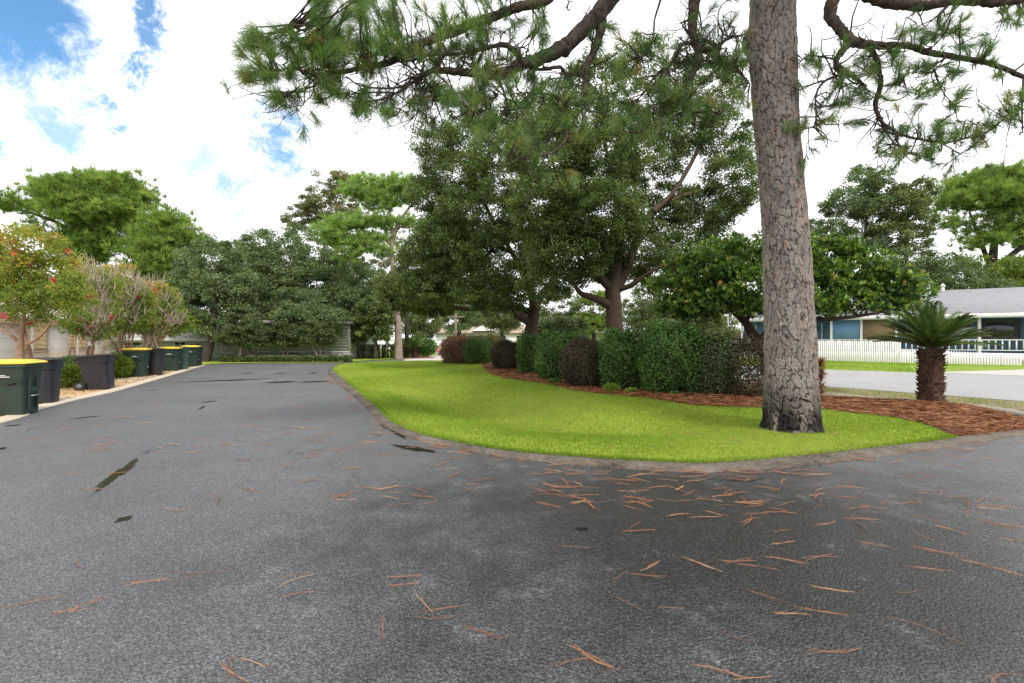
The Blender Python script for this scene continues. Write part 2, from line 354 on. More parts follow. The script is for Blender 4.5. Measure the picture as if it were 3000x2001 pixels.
M['drive'] = ground_mat('pale_concrete', [(.3, (.42, .36, .27)), (.7, (.58, .50, .40))], 1.2, 30, .3)
M['kerbm'] = ground_mat('kerb_concrete', [(.36, (.035, .030, .024)), (.48, (.10, .085, .068)), (.68, (.20, .18, .15))], 1.1, 24, .6)
M['walk'] = ground_mat('sidewalk_concrete', [(.3, (.24, .21, .18)), (.7, (.36, .32, .28))], 1.2, 26, .4)
M['paleconc'] = ground_mat('bright_concrete', [(.3, (.36, .34, .31)), (.7, (.46, .43, .39))], 1.0, 26, .2)
LE = [(-6.4, -12), (-7.9, 3), G(0, 1240), G(109, 1202), G(231, 1170), G(340, 1146), G(463, 1111), G(558, 1083), G(602, 1070)]
FE = [G(616, 1067), G(775, 1064), G(1000, 1063), G(1065, 1058), G(1184, 1052)]
kin = [(985, 1076), (979, 1086), (986, 1095), (1003, 1107), (1024, 1127), (1047, 1146), (1072, 1168), (1100, 1190), (1141, 1231), (1185, 1257), (1243, 1279), (1318, 1296), (1400, 1312), (1500, 1328), (1660, 1343), (1851, 1356), (2042, 1364), (2170, 1357), (2329, 1343), (2521, 1321), (2712, 1299), (2797, 1288), (2900, 1276), (3000, 1266)]
kout = [(968, 1078), (956, 1090), (961, 1104), (975, 1118), (995, 1134), (1018, 1154), (1043, 1175), (1066, 1197), (1108, 1240), (1156, 1268), (1220, 1293), (1300, 1312), (1390, 1329), (1495, 1346), (1660, 1364), (1851, 1380), (2042, 1389), (2175, 1384), (2340, 1373), (2540, 1352), (2735, 1322), (2825, 1307), (2920, 1293), (3000, 1282)]
KIN = sm2([G(*p) for p in kin]+[(11.0, 8.6), (13.4, 10.2), (14.3, 11.2)]); KOUT = sm2([G(*p) for p in kout]+[(11.3, 8.0), (13.9, 9.7), (14.9, 10.9)])
KOUT = KIN+(KOUT-KIN)*.82
# asphalt sheet (road round the lawn island)
KMID = (KIN[:len(KIN)]+KOUT[:len(KIN)])/2
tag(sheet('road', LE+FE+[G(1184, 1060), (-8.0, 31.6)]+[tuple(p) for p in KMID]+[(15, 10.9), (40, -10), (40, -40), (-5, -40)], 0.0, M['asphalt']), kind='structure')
# street
tag(sheet('street', [(-60, 148), (-30, 94), (-11.5, 60), (-7.5, 52), (10.4, 16.3), (13.2, 12.1), (14.8, 10.2), (40, -14), (60, -14), (60, 0), (33, 11.5), (22.5, 20.5), (19.2, 22.6), (16.1, 25.2), (-8, 65), (-26, 98), (-54, 150)], .004, M['street']), kind='structure')
tag(sheet('driveway', [(19.4, 22.7), (22.5, 20.4), (33, 11.4), (60, 0), (60, 12), (31, 27.2), (26, 24.6)], .012, M['paleconc']), kind='structure')
# side drive at the far end
tag(sheet('side_drive', [G(1184, 1052.5), G(1244, 1046), (-7.8, 45), (-5, 45), (-3.5, 36), (-5.5, 31.8), G(1184, 1060)], .006, M['paleconc']), kind='structure')
# kerb : concrete ribbon
def ribbon(name, A, B, za, zb, mat, skirt=.1):
    n = min(len(A), len(B)); V = [(*A[i], za) for i in range(n)]+[(*B[i], zb) for i in range(n)]+[(*B[i], zb-skirt) for i in range(n)]
    Fs = [[i, i+1, n+i+1, n+i] for i in range(n-1)]+[[n+i, n+i+1, 2*n+i+1, 2*n+i] for i in range(n-1)]
    return link(name, raw_mesh(name, np.array(V), Fs, mat, False))
tag(ribbon('kerb', KIN, KOUT, .045, .012, M['kerbm']), kind='structure')
# lawn
mul_edge = [(2795, 1285), (2651, 1256), (2523, 1239), (2412, 1224), (2300, 1220), (2226, 1218), (2051, 1210), (1910, 1189), (1830, 1180), (1747, 1172), (1678, 1160), (1610, 1143), (1542, 1131), (1467, 1119), (1427, 1098), (1413, 1078), (1380, 1074), (1300, 1070)]
ME = sm2([G(*p) for p in mul_edge], 3)
kcut = KIN[:4*21+1]
LAWN = np.vstack([kcut, ME[1:], np.array([G(1292, 1061), G(1137, 1063), G(1040, 1068), G(1000, 1072)])])
sw = np.array([(2.6, 8.9), (.9, 9.2), (-1.1, 11.2), (-2.6, 14.5)])
def lawn_h(p):
    d = dist_line(p, KIN); dm = dist_line(p, ME)
    h = .045+.075*np.clip(d/.6, 0, 1)**.8
    s = dist_line(p, sw); h -= .34*np.exp(-(s/1.15)**2)*np.clip(d/.9, 0, 1)
    h += .05*np.exp(-(dm/.8)**2)*np.clip(d/1.0, 0, 1)
    return h
gxy = np.stack(np.meshgrid(np.arange(-9, 9, .5), np.arange(6, 34, .5)), -1).reshape(-1, 2)+.013
def ground_h(p):
    ins = in_poly(p, LAWN); dd = dist_line(p, np.vstack([LAWN, LAWN[:1]])); return np.where(ins & (dd > .15), -.55, 0.0)
tag(sheet('ground', [(-500, -60), (500, -60), (500, 900), (-500, 900)], -.02, M['soil'], None, ground_h, 0, gxy), kind='structure')
tag(sheet('lawn', LAWN, .0, M['lawn'], .22, lawn_h, .12), kind='structure')
# mulch bed
MF = [G(1292, 1061), (-3.0, 31.5), (2.0, 24), (6.5, 18.6), G(2300, 1158), G(2408, 1170), G(2555, 1184), G(2683, 1197), G(2778, 1203), G(2874, 1213), G(3000, 1240), (13.1, 9.9)]
kr = KIN[4*21:]
MUL = np.vstack([ME[::-1][:-1], kr[:-4], np.array(MF[::-1])])
palm_xy = np.array(G(2725, 1197))
def mul_h(p):
    d = np.minimum(dist_line(p, KIN), dist_line(p, np.array(MF)))
    h = .05+.08*np.clip(d/1.0, 0, 1); s = np.linalg.norm(p-palm_xy, axis=1); h += .10*np.exp(-(s/1.3)**2)
    h += .02*np.sin(p[:, 0]*5.1)*np.sin(p[:, 1]*4.3)*np.clip(d, 0, 1)
    h += np.where(dist_line(p, ME) < .35, lawn_h(p)-h+.0, 0)*np.exp(-(dist_line(p, ME)/.2)**2)
    return h
tag(sheet('mulch_bed', MUL, .006, M['mulch'], .22, mul_h, .12), kind='structure')
# verge + sidewalk between bed and street
tag(sheet('verge', [(-6, 40), (-8.2, 50), (-7.5, 51.6), (10.3, 16.4), (13.1, 12.2), (14.7, 10.3), (14.2, 10.6), (9, 11), (2, 22), (-4.0, 31.5)], -.004, M['verge']), kind='structure')
sw_l = [(-3.6, 33.5), (4.5, 20.0), G(2408, 1158), G(2683, 1188), G(2874, 1199), G(3000, 1222)]; sw_r = [(-2.7, 33.9), (5.3, 20.5), G(2408, 1148), G(2683, 1176), G(2874, 1186), G(3000, 1206)]
tag(ribbon('sidewalk', np.array(sw_r), np.array(sw_l), .012, .010, M['walk'], .03), kind='structure')
# left yard, gutter strip
LEs = sm2(LE[1:], 5)
def offset(line, d):
    T = np.gradient(line, axis=0); T /= np.linalg.norm(T, axis=1, keepdims=True); return line+np.stack([-T[:, 1], T[:, 0]], 1)*d
tag(sheet('yard', np.vstack([LEs, np.array([(-24, 31), (-40, 30), (-40, -2)])]), .002, M['yard']), kind='structure')
tag(ribbon('gutter', offset(LEs, .34), LEs, .022, .010, M['drive'], .02), kind='structure')
for (a_, b_, c_, d_) in [((-10.6, 10.2), (-11.9, 13.0), (-22, 15.2), (-22, 12.0)), ((-14.0, 17.6), (-15.2, 20.5), (-25, 23.5), (-25, 20.2))]:
    tag(sheet('driveway', [a_, b_, c_, d_], .009, M['drive']), kind='structure')
# far grass strip beyond road end
tag(sheet('grass_strip', [G(602, 1069), G(616, 1066.2), G(775, 1063), G(1000, 1062), G(1065, 1057), G(1184, 1051), G(1184, 1047), G(1040, 1049), G(1000, 1057), G(600, 1060), (-26, 32)], .016, M['lawn']), kind='structure')
mnd = np.array(G(1215, 1048))
th = np.linspace(0, 2*np.pi, 24, endpoint=False); tag(sheet('mulch_mound', [(mnd[0]+1.75*math.cos(t), mnd[1]+1.3*math.sin(t)) for t in th], .02, M['mulch'], .3, lambda p: .22*np.clip(1-np.linalg.norm((p-mnd)/[1.8, 1.35], axis=1), 0, 1)), kind='structure')
# puddles
def puddle_mat():
    a = N('puddle_water'); b = a.bsdf(Base_Color=c4((.016, .016, .014)), Roughness=.09); b.inputs['Specular IOR Level'].default_value = .35
    at = a.n('ShaderNodeAttribute', attribute_name='depth'); nz = a.noise(22, 5, .7)
    f = a.n('ShaderNodeMapRange', interpolation_type='SMOOTHSTEP', i={0: a.math('ADD', (at, 2), a.math('MULTIPLY', a.math('SUBTRACT', nz, .5), 2.2)), 1: .25, 2: .85, 3: 0.0, 4: .92})
    return a.out(a.n('ShaderNodeMixShader', i={0: f, 1: a.n('ShaderNodeBsdfTransparent'), 2: b}))
M['puddle'] = puddle_mat()
for (pa, pb_, W) in [((285, 1440), (398, 1345), .11), ((594, 1180), (632, 1174), .13), ((335, 1530), (390, 1512), .09), ((205, 1228), (290, 1219), .13), ((18, 1248), (60, 1245), .16), ((432, 1145), (462, 1142), .12), ((560, 1119), (775, 1110), .5), ((775, 1122), (870, 1117), .5), ((880, 1121), (965, 1116), .45), ((1118, 1240), (1185, 1284), .13), ((715, 1095), (735, 1092), .3), ((812, 1095), (832, 1092), .3), ((908, 1095), (928, 1092), .3), ((-20, 1318), (15, 1312), .2), ((1690, 1552), (1722, 1548), .055), ((580, 1200), (602, 1190), .06), ((1170, 1305), (1260, 1325), .2), ((2150, 1408), (2230, 1402), .14), ((1130, 1150), (1130, 1151), .01)][:-1]:
    A2, B2 = np.array(G(*pa)), np.array(G(*pb_)); c = (A2+B2)/2; L = np.linalg.norm(B2-A2); ang = math.degrees(math.atan2(*(B2-A2)[::-1])); t = np.linspace(0, 2*np.pi, 60, endpoint=False); ph = rng.uniform(0, 6, 4)
    rad = 1+.20*np.sin(2*t+ph[0])+.14*np.sin(4*t+ph[1])+.09*np.sin(7*t+ph[2])+.05*np.sin(15*t+ph[3])
    a_ = R(ang); Rm = np.array([[math.cos(a_), -math.sin(a_)], [math.sin(a_), math.cos(a_)]]); rings = []
    for fr in (1.25, .8, .35): rings.append(np.column_stack([np.stack([np.cos(t)*L/2*rad*fr, np.sin(t)*W/2*rad*fr*1.15], 1)@Rm.T+c, np.full(60, .004)]))
    V = np.vstack(rings); Fs = [[r*60+k, r*60+(k+1) % 60, (r+1)*60+(k+1) % 60, (r+1)*60+k] for r in range(2) for k in range(60)]+[[120+k for k in range(60)]]
    tag(link('puddle', raw_mesh('puddle', V, Fs, M['puddle'], True, None, {'depth': np.repeat([0, .8, 1.0], 60)})), kind='structure')
# ------------------------------------------------------------------ scatter: grass blades, straw, litter
def scatter_poly(poly, n, dens=None):
    mn, mx = poly.min(0), poly.max(0); out = []
    tot = 0
    while tot < n:
        p = rng.uniform(mn, mx, (n*2, 2)); p = p[in_poly(p, poly)]
        if dens is not None: p = p[rng.random(len(p)) < dens(p)]
        out.append(p); tot += len(p)
    return np.vstack(out)[:n]
def blades(name, p, z, hmin, hmax, w, lean, mat, label, cat=None):
    n = len(p); h = rng.uniform(hmin, hmax, n)[:, None]; base = np.column_stack([p, z])
    a = rng.uniform(0, 2*np.pi, n); sd = np.stack([np.cos(a), np.sin(a), 0*a], 1)*w/2
    b = rng.uniform(0, 2*np.pi, n); ln = np.stack([np.cos(b), np.sin(b), 0*b], 1)*(rng.random(n)*lean)[:, None]*h; ln[:, 2] = h[:, 0]
    V = np.stack([base-sd, base+sd, base+ln], 1).reshape(-1, 3)
    tint = .5+.25*np.sin(p[:, 0]*.9+1)*np.sin(p[:, 1]*.7)+rng.normal(0, .19, n)
    o = link(name, raw_mesh(name, V, np.arange(3*n).reshape(-1, 3), mat, False, np.clip(tint, 0, 1)))
    return tag(o, label, 'grass' if cat is None else cat, kind='stuff')
pp = scatter_poly(LAWN, 230000, lambda p: np.clip((8.5/np.maximum(p[:, 1], 6))**1.7, 0, 1))
pe_i = rng.integers(0, len(kcut)-1, 26000); tt = rng.random(26000)[:, None]
pe = kcut[pe_i]*(1-tt)+kcut[pe_i+1]*tt + rng.normal(0, .025, (26000, 2))
pp = np.vstack([pp, pe])
wid = .004+.0009*pp[:, 1]
blades('grass', pp, lawn_h(pp)-.008, .02, .05, wid[:, None], .9, M['grass'], 'bright yellow-green mown grass covering the curved lawn inside the kerb')
def strips(name, p, z, Lr, w, mat, label, cat, bend=.25, zj=.02, ang=None, tintm=None):
    """bent flat needles lying on a surface"""
    n = len(p); L = rng.uniform(*Lr, n); a = rng.uniform(0, 2*np.pi, n) if ang is None else ang
    d = np.stack([np.cos(a), np.sin(a)], 1); s = np.stack([-d[:, 1], d[:, 0]], 1); bd = (rng.normal(0, bend, n)*L)[:, None]
    ts = [-.5, -.17, .17, .5]; V = []
    w = np.broadcast_to(np.asarray(w, float), (n,))[:, None]
    zz = z+rng.uniform(0.002, zj+.002, n)
    for t in ts:
        c = p+d*(L[:, None]*t)+s*bd*(t*t*2-.25); ww = w*(1.0 if abs(t) < .3 else .5)
        up = zz+.004*rng.random(n)
        V.append(np.column_stack([c-s*ww/2, up])); V.append(np.column_stack([c+s*ww/2, up+w[:, 0]*.5]))
    V = np.stack(V, 1).reshape(-1, 3); b = np.arange(n)[:, None]*8
    Fs = np.concatenate([b+[0, 2, 3, 1], b+[2, 4, 5, 3], b+[4, 6, 7, 5]]); t_ = rng.random(n) if tintm is None else np.clip(rng.normal(tintm, .25, n), 0, 1)
    o = link(name, raw_mesh(name, V, Fs, mat, False, np.tile(t_, 3)))
    return tag(o, label, cat, kind='stuff')
ps = scatter_poly(MUL, 42000, lambda p: np.clip((9/np.maximum(p[:, 1], 7))**1.5, 0, 1))
strips('pine_straw', ps, mul_h(ps)+.006, (.12, .28), .004+.0007*ps[:, 1], M['straw'], 'red-brown pine straw heaped over the planting bed around the trimmed shrubs', 'pine straw', .15, .05)
# fallen needles on the asphalt
cl_px = []
rs = rng
def road_needles():
    C = []; A = []
    seeds = [(1870, 1480, 34, .22), (1640, 1460, 10, .12), (1660, 1408, 18, .18), (1900, 1408, 18, .2), (2200, 1400, 14, .25), (2120, 1430, 14, .2), (2280, 1475, 14, .25), (2400, 1510, 12, .2), (2030, 1660, 6, .12), (2600, 1420, 12, .3), (2700, 1490, 12, .3),
             (1250, 1440, 10, .3), (1150, 1445, 8, .2), (900, 1270, 14, .8), (1000, 1265, 12, .5), (960, 1320, 8, .4), (530, 1320, 6, .3), (620, 1460, 8, .1), (2900, 1480, 8, .3), (2750, 1640, 7, .15), (2350, 1780, 6, .12), (2240, 1900, 7, .16), (820, 1740, 5, .12), (470, 1715, 5, .1), (1170, 1660, 5, .1), (1240, 1780, 6, .1), (640, 1985, 3, .05), (850, 1965, 4, .08), (1680, 1930, 5, .08), (2900, 1930, 5, .1), (170, 1760, 4, .1), (1950, 1690, 5, .15), (2330, 1640, 5, .2)]
    for (px, py, n, s) in seeds:
        c = np.array(G(px, py)); a0 = rng.uniform(-.5, .5)
        n = max(2, int(n*.7)); C.append(c+rng.normal(0, s*1.7, (n, 2))*[1, .8]); A.append(a0+rng.normal(0, .6, n))
    # general scatter: denser to the right, under the pine, and along the kerb
    Q = rng.uniform([-9, 1.8], [10, 16], (4600, 2)); px = 1500+F*Q[:, 0]/Q[:, 1]
    pr = .035+.16*np.clip((px-1300)/1300, 0, 1)+.10*np.exp(-((Q[:, 1]-7)/1.5)**2)
    Q = Q[rng.random(len(Q)) < pr]; C.append(Q); A.append(rng.normal(0, .7, len(Q)))
    ki = rng.integers(8, len(KOUT)-8, 170); kk = KOUT[ki]+rng.normal(0, .22, (170, 2)); C.append(kk); A.append(rng.normal(0, .6, 170))
    return np.vstack(C), np.concatenate(A)
C_, A_ = road_needles()
okm = ~in_poly(C_, LAWN) & ~in_poly(C_, MUL); C_, A_ = C_[okm], A_[okm]
# fascicles: 1-3 needles sharing one end
rep = rng.choice([1, 1, 2, 2, 3, 4], len(C_)); C3 = np.repeat(C_, rep, 0); A3 = np.repeat(A_, rep)+rng.normal(0, .13, rep.sum())
C3 = C3+np.stack([np.cos(A3), np.sin(A3)], 1)*.0
strips('fallen_pine_needles', C3, .012*np.ones(len(C3)), (.14, .31), .0013+.00058*C3[:, 1], M['straw_road'], 'orange-brown fallen pine needles scattered over the wet dark asphalt', 'pine needles', .14, .006, A3, .6)
pn = scatter_poly(LAWN, 260, lambda p: np.clip((8.5/np.maximum(p[:, 1], 6))**2, 0, 1))
strips('needles_on_grass', pn, lawn_h(pn)+.03, (.12, .26), .0025+.0005*pn[:, 1], M['straw_road'], 'few brown pine needles caught in the bright lawn grass', 'pine needles', .14, .02)
# leaf litter in the left yard
YP = np.vstack([offset(LEs, .4), offset(LEs, 3.6)[::-1]])
pl = scatter_poly(YP, 9000)
C = np.column_stack([pl, .018+rng.uniform(0, .02, len(pl))]); V, Fq = leaves(C, rdir(len(pl))*[1, 1, .25], np.array([0, 0, 1.])+rng.normal(0, .4, (len(pl), 3)), rng.uniform(.04, .1, len(pl)), rng.uniform(.03, .05, len(pl)))
tag(link('leaf_litter', raw_mesh('leaf_litter', V, Fq, M['litter'], False, rng.random(len(pl)))), 'tan and orange dead leaves strewn behind the wheeled bins', 'leaf litter', kind='stuff')
pv = scatter_poly(np.array([(2, 22), (10.2, 16.3), (13, 12.2), (14.2, 10.8), (9.8, 11.2), (6, 17)]), 4200)
wv = rng.random(len(pv)) < 1
blades('verge_grass', pv, 0*pv[:, 0], .02, .07, (.008+.0009*pv[:, 1])[:, None], 1.2, M['grass'], 'thin patchy grass on the sandy verge between sidewalk and street')
# ------------------------------------------------------------------ foliage machinery
def ell_points(ells, n_per, flat=.55, shell=.5):
    """clump centres in a union of ellipsoids measured as (px,py,rx,ry,Y[,w])"""
    out = []
    tot = sum(e[2]*e[3]*(e[5] if len(e) > 5 else 1) for e in ells)
    for e in ells:
        px, py, rx, ry, Y = e[:5]; k = max(2, int(n_per*rx*ry*(e[5] if len(e) > 5 else 1)/tot))
        c = P(px, py, Y); ax = np.array([rx*Y/F, (rx+ry)/2*Y/F, ry*Y/F])
        d = rdir(k); r = rng.uniform(shell, 1, (k, 1))**.6; out.append(c+d*r*ax)
    return np.vstack(out)
def clump_leaves(Cc, per, rad, L, W, up=.7, flat=.6, droop=0):
    n = len(Cc); per_i = np.maximum(1, (per*rng.uniform(.5, 1.5, n)).astype(int)); ci = np.repeat(np.arange(n), per_i); m = len(ci)
    rr = (rad*rng.uniform(.6, 1.35, n))[ci][:, None]
    off = rdir(m)*rng.random((m, 1))**.45*rr*[1, 1, flat]; C = Cc[ci]+off
    D = norm(off+rdir(m)*.9*rr+[0, 0, -droop*rad]); Nn = norm(rdir(m)+[0, 0, up]+off/rr*.5)
    V, Fq = leaves(C, D, Nn, rng.uniform(.7, 1.3, m)*L, rng.uniform(.7, 1.3, m)*W)
    ct = rng.normal(0, .14, n)[ci]; tint = np.clip(.46+ct+rng.normal(0, .15, m), 0, 1)
    return V, Fq, tint
def merge(parts):
    V = []; Fs = []; T = []; n = 0
    for v, f, t in parts: V.append(v); Fs.append(f+n); T.append(t); n += len(v)
    return np.vstack(V), np.vstack(Fs), np.concatenate(T)
def grow(paths, targets, r0=.03, jitter=.12, k=.45, sides=5, maxr=.12, upcurve=.15, mb=None):
    """main limbs (list of (pts, radii)) plus side branches reaching each target"""
    V = []; Fs = []; n = 0; nodes = []; nr = []
    for pts, rad in paths:
        pts = np.array(pts, float); v, f = tube_arrays(pts, rad, 10); V.append(v); Fs.append(f+n); n += len(v)
        nodes += list(pts[len(pts)//4:]); nr += list(np.array(rad)[len(pts)//4:])
    if len(targets):
        root = nodes[0]; order = np.argsort(np.linalg.norm(targets-np.mean(nodes, 0), axis=1))
        for q in order:
            t = targets[q]; A = np.array(nodes); Rr = np.array(nr); d = np.linalg.norm(A-t, axis=1)+.6*np.clip(A[:, 2]-t[2]+.2, 0, None); i = int(np.argmin(d))
            a = A[i]; L = np.linalg.norm(t-a)
            if L < .05: continue
            m = max(3, min(7, int(L/.5)+3)); s = np.linspace(0, 1, m)[:, None]
            pth = a*(1-s)+t*s; pth += (s*(1-s))*4*(rng.normal(0, jitter, 3)*L+np.array([0, 0, upcurve*L])); pth[1:-1] += rng.normal(0, .035*L, (m-2, 3))
            rs_ = min(Rr[i]*.65, maxr, .012+.02*L); rad = np.linspace(max(rs_, r0*.5), r0*.35, m)
            v, f = tube_arrays(pth, rad, sides); V.append(v); Fs.append(f+n); n += len(v)
            nodes += list(pth[1:]); nr += list(rad[1:])
    return np.vstack(V), np.vstack(Fs)
def tree(name, label, cat, base, paths, ells, nclump, per, rad, L, W, leafm, barkm, group=None, shell=.45, up=.7, flat=.6, nbranch=1.0, extra=None, droop=0, crown='crown'):
    root = empty(name, tuple(base), label, cat, group)
    Cc = ell_points(ells, nclump, shell=shell)
    v, f = grow(paths, Cc[::max(1, int(1/nbranch))])
    link('trunk', raw_mesh('trunk', v, f, barkm, True), root)
    parts = [clump_leaves(Cc, per, rad, L, W, up, flat, droop)]
    V, Fq, T = merge(parts)
    link(crown, raw_mesh(crown, V, Fq, leafm, False, T), root)
    if extra: extra(root, Cc)
    return root
def needle_puffs(Cc, per, L, W, up=.5, seg=1):
    n = len(Cc); ci = np.repeat(np.arange(n), per); m = len(ci)
    D = norm(rdir(m)+[0, 0, up]); ll = (L*rng.uniform(.6, 1.2, m))[:, None]
    S_ = norm(np.cross(D, rdir(m)))*W/2; B = Cc[ci]+D*ll*.06+rng.normal(0, L*.12, (m, 3))
    V = np.stack([B-S_, B+S_, B+D*ll+S_*.2, B+D*ll-S_*.2], 1).reshape(-1, 3)
    T = np.clip(.5+rng.normal(0, .16, n)[ci]+rng.normal(0, .16, m), 0, 1)
    return V, np.arange(4*m).reshape(-1, 4), T
def pine_tree(name, label, base, paths, ells, ncl, per, L, W, leafm, barkm, cat='pine tree', group=None, shell=.3, extra_pts=None):
    root = empty(name, tuple(base), label, cat, group); Cc = ell_points(ells, ncl, shell=shell)
    v, f = grow(paths, Cc, r0=.05, sides=5, maxr=.2, upcurve=.05); link('trunk', raw_mesh('trunk', v, f, barkm, True), root)
    # each clump is a handful of tufts
    L *= .62; sub = np.repeat(Cc, 9, 0)+rng.normal(0, L*1.25, (len(Cc)*9, 3))*[1.1, 1.1, .42]
    V, Fq, T = needle_puffs(sub, per, L, W, .9); link('crown', raw_mesh('crown', V, Fq, leafm, False, T), root); return root
def px_path(pts, n=5):
    """pts: (px,py,Y,widthpx) -> path, radii"""
    A = np.array([[*P(a, b, c), wd*c/F/2] for a, b, c, wd in pts]); B = smooth_path(A, n); return B[:, :3], np.clip(B[:, 3], .004, None)
# ------------------------------------------------------------------ foreground pine
def vor(u, v, cu, cv, seed):
    """jittered-grid voronoi, u periodic over cu cells. returns F1, F2-F1, id"""
    iu, iv = np.floor(u).astype(int), np.floor(v).astype(int); f1 = np.full(u.shape, 9.); f2 = f1.copy(); idd = np.zeros(u.shape)
    def h(a, b, k): x = np.sin(((a % cu)*127.1+b*311.7+k*74.7+seed)*1.0)*43758.5453; return x-np.floor(x)
    for du in (-1, 0, 1):
        for dv in (-1, 0, 1):
            a, b = iu+du, iv+dv; px = a+.1+.8*h(a, b, 1); py = b+.1+.8*h(a, b, 2); d = np.hypot(u-px, v-py); hid = h(a, b, 3)
            cl = d < f1; f2 = np.where(cl, f1, np.minimum(f2, d)); idd = np.where(cl, hid, idd); f1 = np.where(cl, d, f1)
    return f1, f2-f1, idd
def bark_mat():
    a = N('plated_pine_bark'); cr = a.n('ShaderNodeAttribute', attribute_name='crack'); ce = a.n('ShaderNodeAttribute', attribute_name='cell'); wet = a.n('ShaderNodeAttribute', attribute_name='wet')
    sc = a.mul((a.tc(), 3), (1, 1, .45)); nz = a.noise(9, 7, .7, (sc, 0)); nf = a.noise(60, 5, .7, (sc, 0)); nb = a.noise(3.2, 5, .65, (sc, 0))
    f = a.math('ADD', a.math('MULTIPLY', (ce, 2), .35), a.math('MULTIPLY', nz, .65))
    base = a.ramp(f, [(.25, (.17, .145, .13)), (.5, (.26, .225, .20)), (.72, (.35, .31, .28)), (.9, (.31, .265, .235))])
    no = a.noise(7, 5, .7, (a.mul((a.tc(), 3), (1.3, 1.3, .6)), 0)); orange = a.ramp(a.math('MULTIPLY', no, a.math('ADD', a.math('MULTIPLY', (ce, 2), .35), .8)), [(.56, (0, 0, 0)), (.68, (.6, .6, .6))])
    base = a.mix(orange, base, (.34, .17, .095))
    base = a.mix(a.ramp(nf, [(.35, (.38, .38, .38)), (.55, (0, 0, 0))]), base, (.12, .09, .08))
    nc = a.noise(5, 4, .6); crk = a.ramp(a.math('ADD', (cr, 2), a.math('MULTIPLY', a.math('SUBTRACT', nc, .46), .30)), [(.0, (1, 1, 1)), (.06, (.8, .8, .8)), (.16, (0, 0, 0))])
    base = a.mix(crk, base, (.06, .045, .038))
    base = a.mix(a.math('MULTIPLY', (wet, 2), a.ramp(nb, [(.40, (0, 0, 0)), (.50, (1, 1, 1))])), base, (.018, .015, .014))
    bp = a.n('ShaderNodeBump', i={'Strength': .9, 'Distance': .02, 'Height': a.math('ADD', nf, a.math('MULTIPLY', nz, 1.0))})
    b = a.bsdf(Base_Color=base, Roughness=.85); b.inputs['Specular IOR Level'].default_value = .25
    a.t.links.new(bp.outputs[0], b.inputs['Normal']); return a.out(b)
M['bark'] = bark_mat()
TY = 7.92
prof = [(1306, 2326, 204), (1296, 2325, 190), (1274, 2324, 178), (1230, 2322, 170), (1174, 2319, 164), (1078, 2316, 153), (983, 2314, 149), (887, 2309, 142), (791, 2306, 141), (696, 2301, 138), (600, 2294, 137), (500, 2286, 137), (383, 2276, 137), (230, 2268, 135), (77, 2264, 131), (0, 2263, 131), (-250, 2262, 124), (-600, 2270, 108), (-1000, 2285, 82), (-1400, 2300, 45), (-1600, 2305, 18)]
pr = smooth_path([(*P(b, a, TY), c*TY/F/2*.885) for a, b, c in prof], 12)
zz_ = pr[:, 2]; nz_ = 860; zq = np.concatenate([np.linspace(-.12, 7.6, 720), np.linspace(7.65, zz_.max(), nz_-720)])
cx_ = np.interp(zq, zz_, pr[:, 0]); cr_ = np.interp(zq, zz_, pr[:, 3])
nu = 300; th = np.arange(nu)/nu*2*np.pi; TH, ZQ = np.meshgrid(th, zq)
Lz = ZQ/.20
wu = .30*np.sin(3*TH+ZQ*4.1)+.2*np.sin(7*TH-ZQ*9.3+1)+.12*np.sin(17*TH+ZQ*31)+.07*np.sin(41*TH-ZQ*67); wv = .35*np.sin(5*TH+ZQ*3)+.2*np.sin(11*TH+ZQ*17)+.10*np.sin(37*TH+ZQ*41)
ncell = 24
f1, ed, ce = vor(TH/2/np.pi*ncell+wu*.8, ZQ/.21+wv, ncell, 0, 3.1)
f1b, edb, ceb = vor(TH/2/np.pi*42+wu*1.3, ZQ/.095+wv*1.5, 42, 0, 9.4)
low = np.clip(1-(ZQ-.1)/1.1, 0, 1)
depth = .016+.05*low
vv_ = (ZQ/.21+wv) % 1.0
dsp = depth*(np.clip(ed/.14, 0, 1)**.6-1)+.008*(np.clip(edb/.12, 0, 1)-1)+.016*(ce-.5)+.010*(ceb-.5)+.003*np.sin(TH*61+ZQ*23)*np.sin(ZQ*97+TH*13)
lob = low**2*(.06*np.sin(5*TH+.7)+.04*np.sin(9*TH+2))+np.clip(1-(ZQ-.02)/.28, 0, 1)**2*(.10+.12*np.sin(6*TH+1.1)**2)
bulge = .14*np.exp(-(((ZQ-6.55)/.22)**2+((((TH-math.pi*.93+math.pi) % (2*math.pi))-math.pi)/.42)**2))+.06*np.exp(-(((ZQ-6.1)/.18)**2+((((TH-math.pi*1.02+math.pi) % (2*math.pi))-math.pi)/.3)**2))
RR = cr_[:, None]*(1+lob)+dsp+bulge+.012*np.sin(2*TH+ZQ*1.3)
V = np.stack([cx_[:, None]+RR*np.cos(TH), TY+RR*np.sin(TH), ZQ], -1).reshape(-1, 3)
i = np.arange(nz_-1)[:, None]*nu; k = np.arange(nu)[None]; k2 = (k+1) % nu
Fq = np.stack([i+k, i+k2, i+nu+k2, i+nu+k], -1).reshape(-1, 4)
pine = empty('pine_tree', (float(cx_[0]), TY, 0), 'huge foreground pine with grey-brown plated bark and long-needled limbs reaching overhead', 'pine tree')
edm = np.minimum(ed, edb*1.6+.04)
wetm = np.clip(1.5-ZQ/.65, 0, 1)
link('trunk', raw_mesh('trunk', V, Fq, M['bark'], True, None, {'crack': edm.ravel(), 'cell': ((ce+ceb*.6)/1.6).ravel(), 'wet': wetm.ravel()}), pine)
